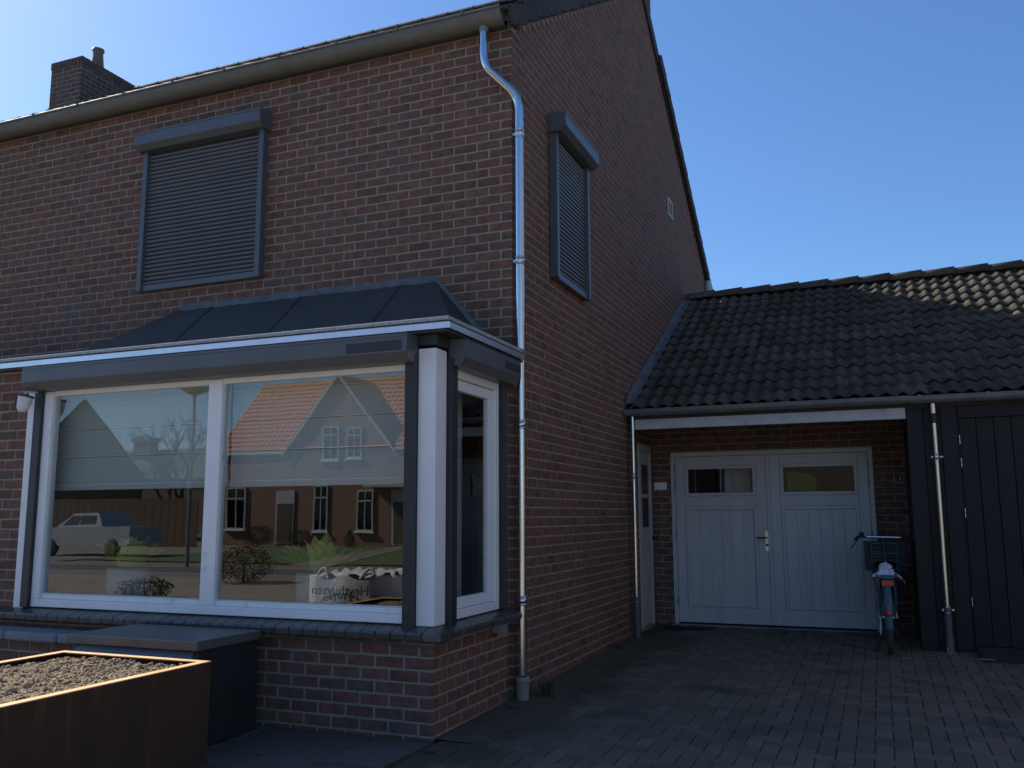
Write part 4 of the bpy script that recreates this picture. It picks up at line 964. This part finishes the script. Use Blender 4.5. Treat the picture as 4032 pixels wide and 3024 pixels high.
# saddle
mb = MB()
def SP(i, j):
    t_ = j/10; w_ = .115*(1-.72*t_**.7)+.012; u = (i/8-.5)*2
    return Vector((BX+u*w_, 3.20+.27*t_, G0+.865+.018*t_-.04*abs(u)**2.5+.01*math.cos(t_*5)))
mb.grid(SP, 8, 10); mb.grid(lambda i, j: SP(i,j)-Vector((0,0,.03)), 8, 10); sad = mb.build('saddle', m_plast, bk)
mb = MB(); mb.tube([bb.lerp(st,.85), Vector((BX,3.33,G0+.84))], .013, 10); mb.build('seat_post', m_chrome, bk)
mb = MB()
for s in (-1,1): mb.lathe((BX+s*.013+.0,3.192,G0+.845), [(.0,-.004),(.006,-.004),(.006,.004),(0,.004)], 8)
mb.build('saddle_bolts', m_chrome, sad)
# handlebar
mb = MB(); hb = Vector((BX,3.86,G0+1.095))
mb.tube([hd1, hb], .013, 10); mb.tube([hb+Vector((-.17,0,.004)), hb+Vector((.17,0,-.004))], .0125, 12); hbar = mb.build('handlebar', m_chrome, bk)
for s in (-1,1):
    mb = MB(); mb.tube([hb+Vector((s*.165,0,0))] + arc(hb+Vector((s*.17,0,0)), hb+Vector((s*.235,0,.012)), hb+Vector((s*.25,-.09,0)), 5), .0125, 10); mb.build('bar_end', m_crate, hbar)
    mb = MB(); mb.tube([hb+Vector((s*.247,-.07,.002)), hb+Vector((s*.272,-.20,-.02))], .0185, 12); mb.build('grip', m_plast, hbar)
    mb = MB(); mb.tube([hb+Vector((s*.24,-.02,-.01)), hb+Vector((s*.30,-.12,-.085)), hb+Vector((s*.325,-.16,-.115))], .005, 6); mb.build('brake_lever', m_plast, hbar)
mb = MB(); mb.lathe((hb.x-.215,hb.y-.01,hb.z+.035), [(0,-.022),(.022,-.02),(.026,0),(.018,.018),(0,.024)], 12); mb.build('bell', m_plast, hbar)
# front carrier frame
mb = MB(); zc = G0+.72
for s in (-1,1): mb.tube([fa+Vector((s*.06,0,0)), Vector((BX+s*.13,3.96,zc)), Vector((BX+s*.13,3.92,zc+.23))] + arc((BX+s*.13,3.915,zc+.27),(BX+s*.13,3.915,zc+.31),(BX+s*.08,3.915,zc+.31),4) + [Vector((BX,3.915,zc+.31))], .007, 8)
mb.tube([(BX-.13,3.92,zc+.20),(BX+.13,3.92,zc+.20)], .006, 8); mb.tube([(BX-.13,3.95,zc+.06),(BX+.13,3.95,zc+.06)], .006, 8)
for s in (-1,1): mb.tube([(BX+s*.13,3.96,zc),(BX+s*.13,4.28,zc)], .007, 8)
for y in (4.0,4.12,4.26): mb.tube([(BX-.13,y,zc),(BX+.13,y,zc)], .006, 8)
mb.build('front_carrier', m_teal, bk)
# crank, pedals, stand
mb = MB(); mb.tube([bb-Vector((.07,0,0)), bb+Vector((.07,0,0))], .014, 10); mb.tube([bb-Vector((.075,0,0)), bb+Vector((-.085,-.06,-.155))], .008, 8); mb.tube([bb+Vector((.075,0,0)), bb+Vector((.085,.06,.155))], .008, 8); crk = mb.build('crank', m_chrome, bk)
for s, d in ((-1, Vector((-.14,-.06,-.155))), (1, Vector((.14,.06,.155)))):
    mb = MB(); c_ = bb+d; mb.cbox(c_-Vector((.045,.035,.012)), c_+Vector((.045,.035,.012)), .005); mb.build('pedal', m_plast, crk)
mb = MB()
for s in (-1,1): mb.tube([bb+Vector((s*.03,-.12,-.03)), Vector((BX+s*.12,3.34,G0+.01)), Vector((BX+s*.15,3.30,G0+.008))], .008, 8)
mb.build('kickstand', m_plast, bk)
mb = MB(); mb.tube([ra-Vector((.085,0,0)), ra+Vector((.085,0,0))], .008, 8); mb.build('axle_nuts', m_chrome, bk)
# crate on the front carrier (slatted)
cr = thing('bicycle_crate', (BX,4.1,zc), 'dark slatted crate standing on the front carrier of the bicycle', 'crate')
cx0_, cx1_, cy0_, cy1_, cz0_, cz1_ = BX-.21, BX+.22, 3.94, 4.26, zc+.02, zc+.325
for k in range(7):
    za = cz0_+.005+.044*k
    for a, b in (((cx0_+.01*(1-k/7),cy0_,za),(cx1_,cy0_+.008,za+.034)), ((cx0_,cy1_-.008,za),(cx1_,cy1_,za+.034)), ((cx0_+.01*(1-k/7),cy0_+.008,za),(cx0_+.018,cy1_-.008,za+.034)), ((cx1_-.008,cy0_+.008,za),(cx1_,cy1_-.008,za+.034))):
        mb = MB(); mb.box(a, b); mb.build('slat', m_crate, cr)
for a, b in (((cx0_+.008,cy0_+.0085),(cx0_+.03,cy0_+.03)), ((cx1_-.03,cy0_+.0085),(cx1_-.0085,cy0_+.03)), ((cx0_+.02,cy1_-.03),(cx0_+.03,cy1_-.0085)), ((cx1_-.03,cy1_-.03),(cx1_-.0085,cy1_-.0085))):
    mb = MB(); mb.box((*a,cz0_), (*b,cz1_)); mb.build('corner_post', m_crate, cr)
mb = MB(); mb.box((cx0_+.02,cy0_+.009,cz0_), (cx1_-.009,cy1_-.009,cz0_+.008)); mb.build('bottom', m_crate, cr)
# white plastic sheet over saddle and carrier
pb = MB()
def sheet_p(i, j):
    u = (i/16-.5)*2; t_ = j/14
    spread = .055+.08*max(0, t_-.45)*1.6
    x = BX-.005+u*spread*(1+.10*math.sin(j*.7)) + .005*math.sin(i*1.1+j)
    y = 3.215-.20*t_+.012*math.sin(i*1.7+j*.8)
    z = G0+.868-.115*t_**1.3-.035*abs(u)**2*(1-t_)+.007*math.sin(i*.9)*math.cos(j*.8)+ (-.02 if abs(u) > .7 and t_ > .6 else 0)
    return (x, y, z)
pb.grid(sheet_p, 16, 14)
pb.grid(lambda i, j: (BX+.07+.016*i, 2.94+.02*j+.01*math.sin(i*2), G0+.765-.004*i*i*.6+.012*math.sin(i*1.5+j)), 6, 5)
tag(pb.build('plastic_sheet', m_bag), 'crumpled white plastic sheet tucked over the bicycle saddle and carrier', 'plastic')

# ------------------------------------------------------------------ across the street (seen mirrored in the bay panes)
def brick_tex(name, c1, c2, mort, sc_=1.):
    m = bpy.data.materials.new(name); m.use_nodes = True; N = m.node_tree.nodes; L = m.node_tree.links; b = N['Principled BSDF']; b.inputs['Roughness'].default_value = .9
    g = N.new('ShaderNodeNewGeometry'); sp = N.new('ShaderNodeSeparateXYZ'); L.new(g.outputs['Position'], sp.inputs[0]); ad = N.new('ShaderNodeMath'); L.new(sp.outputs['X'], ad.inputs[0]); L.new(sp.outputs['Y'], ad.inputs[1])
    cb_ = N.new('ShaderNodeCombineXYZ'); L.new(ad.outputs[0], cb_.inputs[0]); L.new(sp.outputs['Z'], cb_.inputs[1])
    t = N.new('ShaderNodeTexBrick'); t.inputs['Scale'].default_value = 1; t.inputs['Brick Width'].default_value = .22; t.inputs['Row Height'].default_value = .07; t.inputs['Mortar Size'].default_value = .006
    for k, c in (('Color1', c1), ('Color2', c2), ('Mortar', mort)): t.inputs[k].default_value = (*c, 1)
    L.new(cb_.outputs[0], t.inputs['Vector']); L.new(t.outputs['Color'], b.inputs['Base Color']); return m
m_obr = brick_tex('far_brick', (.20,.10,.065), (.26,.13,.085), (.30,.27,.22))
m_obr2 = brick_tex('far_brick_brown', (.13,.085,.06), (.17,.11,.08), (.24,.22,.18))
m_orange = mat('orange_roof', (.48,.16,.06), .85, col2=(.56,.21,.085), scale=3, bump=.4, bscale=20)
m_drkroof = mat('grey_roof', (.09,.085,.08), .85, col2=(.12,.11,.10), scale=3, bump=.4, bscale=20)
m_fwhite = mat('far_white_paint', (.42,.42,.41), .6, col2=(.48,.48,.47), scale=3)
m_wdark = glass('far_window_glass', 1.6, (.25,.27,.28))
def roofsheet(par, a, b, c, d, m, rows, cols, nm='roof'):
    """tiled slope: eave a-b, ridge d-c, with stepped courses and rolls"""
    a, b, c, d = map(Vector, (a, b, c, d)); mb = MB(); n = ((b-a).cross(d-a)).normalized()
    if n.z < 0: n = -n
    for r in range(rows):
        t0, t1 = r/rows, (r+1.03)/rows
        def P_(i, j):
            u = i/cols; e = a.lerp(b, u).lerp(d.lerp(c, u), t0 if j == 0 else t1)
            return e + n*(.05*abs(math.sin(math.pi*i*.5)) + (.07 if j == 0 else .02))
        mb.grid(P_, cols, 1, False)
    mb.add([a, b, c, d], [(0,1,2,3)])
    return mb.build(nm, m, par)
def window(par, x0, x1, z0, z1, y, mull=True, arch=False):
    mb = MB(); w_ = .09
    for p, q in (((x0,y,z0),(x0+w_,y+.08,z1)), ((x1-w_,y,z0),(x1,y+.08,z1)), ((x0+w_,y,z0),(x1-w_,y+.08,z0+w_)), ((x0+w_,y,z1-w_),(x1-w_,y+.08,z1)), ((x0+w_,y,z0+(z1-z0)*.72),(x1-w_,y+.09,z0+(z1-z0)*.72+.08))): mb.box(p, q)
    if mull: mb.box(((x0+x1)/2-.03,y,z0+w_), ((x0+x1)/2+.03,y+.07,z1-w_))
    f = mb.build('window', m_fwhite, par)
    mb = MB(); mb.box((x0+.02,y+.02,z0+.02), (x1-.02,y+.03,z1-.02)); mb.build('pane', m_wdark, f)
    mb = MB(); mb.box((x0-.08,y+.0,z0-.09), (x1+.08,y+.16,z0-.005)); mb.build('window_sill', m_white, f)
FG = -.30
h = thing('opposite_house', (-25,-40,FG), 'red brick house with orange tiled roof across the street', 'house')
mb = MB(); mb.box((-33,-46,FG), (-17,-38.01,4.95)); mb.prism([(FG,-28.2),(FG,-21.5),(5.0,-21.5),(9.03,-24.85),(5.0,-28.2)], 1, -40, -38.0); mb.build('wall', m_obr, h)
roofsheet(h, (-33.3,-37.95,5.0), (-16.7,-37.95,5.0), (-16.7,-42.2,9.55), (-33.3,-42.2,9.55), m_orange, 16, 100)
roofsheet(h, (-33.3,-46.2,4.9), (-16.7,-46.2,4.9), (-16.7,-42.2,9.55), (-33.3,-42.2,9.55), m_orange, 4, 20)
roofsheet(h, (-28.45,-37.8,4.75), (-28.45,-42.,4.75), (-24.85,-42.,9.12), (-24.85,-37.8,9.12), m_orange, 14, 26)
roofsheet(h, (-21.25,-37.8,4.75), (-21.25,-42.,4.75), (-24.85,-42.,9.12), (-24.85,-37.8,9.12), m_orange, 14, 26)
for sx in (-1, 1):
    mb = MB(); a = Vector((-24.85+sx*3.68,-37.83,4.62)); b = Vector((-24.85,-37.83,9.02)); dx = (b-a)
    mb.add([a, b, b+Vector((0,0,.2)), a+Vector((0,0,.2)), a+Vector((0,.06,0)), b+Vector((0,.06,0)), b+Vector((0,.06,.2)), a+Vector((0,.06,.2))], [(4,5,6,7),(0,3,2,1),(0,1,5,4),(3,7,6,2)]); mb.build('barge_board', m_fwhite, h)
mb = MB(); mb.box((-33.3,-38.0,4.82), (-28.5,-37.83,5.0)); mb.box((-21.2,-38.0,4.82), (-16.7,-37.83,5.0)); mb.build('gutter', m_fasc, h)
for x0, x1, z0, z1, y in ((-25.87,-24.80,4.40,6.25,-37.99), (-24.29,-23.30,4.45,6.15,-37.99), (-26.4,-25.45,.50,3.0,-37.99), (-23.55,-22.5,.50,2.7,-37.99), (-32.3,-31.0,.60,2.98,-37.99)): window(h, x0, x1, z0, z1, y)
for x0, x1, y in ((-28.85,-27.65,-37.99), (-21.4,-20.3,-37.99)):
    mb = MB(); mb.box((x0,y,FG+.1), (x1,y+.06,2.75)); d = mb.build('door', m_fwhite, h); mb = MB(); mb.box((x0+.12,y+.05,FG+.2), (x1-.12,y+.09,2.05)); mb.build('door_leaf', mat('far_door', (.10,.07,.04), .5, col2=(.13,.09,.05), scale=4), d)
mb = MB(); mb.box((-22.6,-38.0,2.80), (-20.,-36.9,2.96)); mb.build('canopy', m_fwhite, h)
h4 = thing('neighbour_house', (0,-41,FG), 'brown brick house with dark roof opposite the driveway', 'house')
mb = MB(); mb.box((-11,-46,FG), (12,-38.0,5.2)); mb.build('wall', m_obr2, h4)
roofsheet(h4, (-11.3,-37.7,5.1), (12.3,-37.7,5.1), (12.3,-42,9.2), (-11.3,-42,9.2), m_drkroof, 14, 90)
for xx in (-9,-6,6.5): window(h4, xx, xx+1.6, .7, 2.5, -37.99)
for xx in (-8,7): window(h4, xx, xx+1.4, 3.3, 4.7, -37.99)
h2 = thing('gabled_house', (-49,-42.5,FG), 'brown brick house gable across the street at the far left', 'house')
mb = MB(); mb.prism([(FG,-53.2),(FG,-44.8),(4.1,-44.8),(9.4,-49.),(4.1,-53.2)], 1, -52, -42.5); mb.build('wall', m_obr2, h2)
roofsheet(h2, (-44.5,-42.2,3.8), (-44.5,-52.2,3.8), (-49,-52.2,9.55), (-49,-42.2,9.55), m_drkroof, 12, 24)
roofsheet(h2, (-53.5,-42.2,3.8), (-53.5,-52.2,3.8), (-49,-52.2,9.55), (-49,-42.2,9.55), m_drkroof, 12, 24)
h2.rotation_euler.z = R(-45)
h5 = thing('next_door_house', (12,3,-.1), 'neighbouring brick house to the right of the driveway', 'house')
mb = MB(); mb.prism([(-3,-.3),(9,-.3),(9,5.2),(3,9.0),(-3,5.2)], 0, 8.6, 16); mb.build('wall', m_obr2, h5)
roofsheet(h5, (8.4,-3.3,5.05), (16.2,-3.3,5.05), (16.2,3,9.1), (8.4,3,9.1), m_drkroof, 14, 40); roofsheet(h5, (8.4,9.3,5.05), (16.2,9.3,5.05), (16.2,3,9.1), (8.4,3,9.1), m_drkroof, 14, 40)
h3 = thing('distant_house', (-65,-64,FG), 'distant low house with a brick chimney behind the gabled house', 'house')
mb = MB(); mb.box((-80,-68,FG), (-44,-62,5)); mb.build('wall', m_obr2, h3)
roofsheet(h3, (-80,-61.7,4.9), (-44,-61.7,4.9), (-44,-65,7.9), (-80,-65,7.9), m_drkroof, 8, 40)
mb = MB(); mb.box((-65.6,-65,7), (-63.6,-63.8,8.7)); c_ = mb.build('chimney', m_obr2, h3); mb = MB(); mb.box((-65.8,-65.2,8.7), (-63.4,-63.6,9.1)); mb.box((-65,-64.6,9.1), (-64.2,-64.,9.35)); mb.build('chimney_cap', m_conc, c_)
mb = MB()
for i in range(30): mb.box((-45.5+.5*i,-33.6,FG), (-45.5+.5*i+.47,-33.55,2.3))
tag(mb.build('timber_fence', mat('fence_brown', (.10,.065,.04), .9, col2=(.14,.09,.055), scale=3)), 'tall brown timber fence behind the pickup truck', 'fence')
# street lamp
t = thing('street_lamp', (-17.95,-18.9,FG), 'grey street lamp with diamond shaped head across the street', 'street lamp')
mb = MB(); mb.tube([(-17.95,-18.9,FG),(-17.95,-18.9,1.0),(-17.95,-18.9,5.25)], [.075,.06,.045], 12); mb.build('pole', m_zinco, t)
mb = MB(); mb.lathe((-17.95,-18.9,5.2), [(.05,0),(.10,.05),(.55,.30),(.56,.34),(.12,.56),(0,.58)], 20); mb.build('lamp_head', m_zinco, t)
# bare tree
def bare_tree(x, y, z, H, lab):
    t = thing('bare_tree', (x,y,z), lab, 'tree', 'bare trees across the street')
    tr = MB(); cr_ = MB(); rnd = random.Random(int(x*10))
    def grow(p, d, L_, r, dep):
        q = p+d*L_*.5+Vector((rnd.uniform(-.06,.06),rnd.uniform(-.06,.06),0))*L_; e = p+d*L_
        (tr if dep == 0 else cr_).tube([p, q, e], [r, r*.8, r*.62], 5 if dep < 3 else 3, False)
        if dep >= 6: return
        for k in range(3 if dep < 4 else 3):
            a = rnd.uniform(0, 6.28); s_ = rnd.uniform(.35,.85); v = (d+Vector((math.cos(a)*s_, math.sin(a)*s_, rnd.uniform(-.05,.25)))).normalized()
            grow(p+d*L_*rnd.uniform(.55,1.), v, L_*rnd.uniform(.58,.8), r*.55, dep+1)
    grow(Vector((x,y,z)), Vector((0,0,1)), H*.30, H*.022, 0)
    tr.build('trunk', m_bark, t); cr_.build('crown', m_bark, t)
m_bark = mat('grey_bark', (.09,.075,.06), .95, col2=(.13,.11,.09), scale=4)
bare_tree(-48.5,-52,FG,12.5,'tall bare tree rising behind the street lamp'); bare_tree(-54.,-56,FG,10.5,'smaller bare tree beside the distant chimney')
# pickup truck
t = thing('pickup_truck', (-27.5,-24.4,FG), 'white pickup truck parked across the street before the fence', 'pickup')
m_car = mat('white_car_paint', (.40,.40,.41), .2, col2=(.44,.44,.45), scale=2)
X0 = -30.3
prof = [(0,.45),(.02,.95),(.35,1.08),(1.25,1.2),(2.0,1.76),(3.35,1.80),(3.75,1.3),(3.78,1.22),(5.25,1.22),(5.28,.55),(4.9,.45)]
mb = MB(); n = len(prof); yw = .86
def trk(zz, s): return [Vector((X0+p[0], -24.4+s*(yw if p[1] < 1.25 else yw-.16), FG+p[1])) for p in prof]
v = trk(0, -1)+trk(0, 1); mb.add(v, [tuple(range(n)), tuple(range(n,2*n))[::-1]]+[(i, n+i, n+(i+1) % n, (i+1) % n) for i in range(n)]); mb.build('body', m_car, t)
for a, b in ((1.55,2.45),(2.52,3.4)):
    mb = MB(); y = -24.4+.86-.055
    mb.add([(X0+a+ (.0 if a > 2 else -.1),y+.05,FG+1.2),(X0+b,y+.05,FG+1.2),(X0+b-(.12 if b > 3 else 0),y-.045,FG+1.68),(X0+a+(.0 if a > 2 else .45),y-.045,FG+1.68)], [(0,1,2,3)]); mb.build('side_window', m_plast, t)
for wx in (.95,4.35):
    mb = MB(); mb.lathe((0,0,0), [(0,-.1),(.2,-.1),(.36,-.1),(.38,-.06),(.38,.06),(.36,.1),(.2,.1),(0,.1)], 20, Matrix.Translation((X0+wx,-24.4+.80,FG+.38)) @ Matrix.Rotation(R(90),4,'X')); mb.build('wheel', m_tyre, t)
# shrubs
def shrub(x, y, z, rx, rz, n, m, lab, nm='shrub', cone=False):
    t = thing(nm, (x,y,z), lab, 'shrub', 'shrubs across the street'); mb = MB(); rnd = random.Random(int(x*77+y))
    for k in range(n):
        d = Vector((rnd.gauss(0,1), rnd.gauss(0,1), rnd.gauss(0,1))).normalized()*rnd.uniform(.55,1.)
        hgt = (d.z+1)/2; s_ = (1-hgt)*1.1 if cone else 1
        p = Vector((x+d.x*rx*s_, y+d.y*rx*s_, z+hgt*rz)); u = Vector((rnd.gauss(0,1), rnd.gauss(0,1), rnd.gauss(0,1))).normalized(); w_ = u.orthogonal().normalized(); l = rnd.uniform(.03,.055)*max(.7,rx)
        mb.add([p-u*l, p+w_*l*.45, p+u*l, p-w_*l*.45], [(0,1,2,3)])
    mb.build('foliage', m, t); mb = MB(); mb.tube([(x,y,z),(x,y,z+rz*.6)], [.04,.015], 6); mb.build('stem', m_bark, t)
m_ever = mat('evergreen', (.03,.05,.016), .8, col2=(.05,.075,.026), scale=6); m_dry = mat('dry_flower', (.16,.09,.05), .9, col2=(.21,.13,.08), scale=8)
shrub(-28.4,-35.8,FG,.95,1.25,3000,m_ever,'rounded dark shrub left of the opposite front door'); shrub(-25.6,-35.8,FG,.75,1.0,2400,m_ever,'rounded dark shrub right of the opposite front door'); shrub(-22.4,-35.5,FG,.5,1.0,1500,m_ever,'small cone shaped evergreen before the opposite house', cone=True)
shrub(-10.5,-12.4,-.2,.75,.9,2600,m_dry,'dry brown hydrangea bush in the front garden', 'hydrangea')
m_yel = mat('yellow_grass', (.13,.13,.045), .9, col2=(.17,.16,.07), scale=9)
shrub(-9.6,-8.6,-.2,.5,.45,1600,m_yel,'low tufted yellow grass in the front garden', 'ornamental_grass')
# big bags with printing
m_bb = mat('big_bag_white', (.62,.62,.60), .7, col2=(.70,.70,.68), scale=6, bump=.5, bscale=14); m_ink = mat('print_ink', (.03,.03,.035), .8)
def big_bag(x, y, lab):
    g = gz(y); t = thing('big_bag', (x,y,g), lab, 'bag', 'white builders bags in the front garden'); mb = MB(); s_ = .44; H = .78
    def P_(i, j):
        a = 2*math.pi*i/40; c, s2 = math.cos(a), math.sin(a); k = 1/max(abs(c), abs(s2))**.82; z = H*j/12
        r = s_*k*(1+.05*math.sin(math.pi*j/12)+.02*math.sin(a*5+j*.7)); return Vector((x+c*r, y+s2*r, g+z+(.03*math.sin(a*7+x) if j == 12 else 0)))
    mb.grid(P_, 40, 12); mb.grid(lambda i, j: (x-.40+.08*i+.02*math.sin(i*2+j), y-.4+.08*j, g+H+.02+.05*math.sin(i*1.7)*math.cos(j*2.1)), 10, 10); mb.build('sack', m_bb, t)
    for txt, z, size in (('Heythuysen',.60,.15),('ALLES VOOR UW',.44,.075),('TUIN EN OPRIT',.35,.075)):
        cu = bpy.data.curves.new('txt', 'FONT'); cu.body = txt; cu.size = size; cu.align_x = 'CENTER'; cu.extrude = .001
        to = bpy.data.objects.new('txt', cu); COL.objects.link(to); dg = bpy.context.evaluated_depsgraph_get(); me = bpy.data.meshes.new_from_object(to.evaluated_get(dg)); bpy.data.objects.remove(to)
        M = Matrix.Translation((x, y+s_*1.085, g+z)) @ Matrix.Rotation(math.pi, 4, 'Z') @ Matrix.Rotation(R(90), 4, 'X'); me.transform(M); me.materials.clear(); me.materials.append(m_ink)
        obj('printing', me, m_ink, t)
    for sx in (-1,1):
        mb = MB(); mb.tube(arc((x+sx*.38,y+.38,g+H-.05),(x+sx*.3,y+.3,g+H+.22),(x+sx*.2,y+.40,g+H-.02)), .018, 6); mb.build('loop', m_bb, t)
big_bag(-2.72,-4.75,'white printed builders bag beside the steel planter, left one'); big_bag(-1.62,-5.15,'white printed builders bag beside the steel planter, right one')
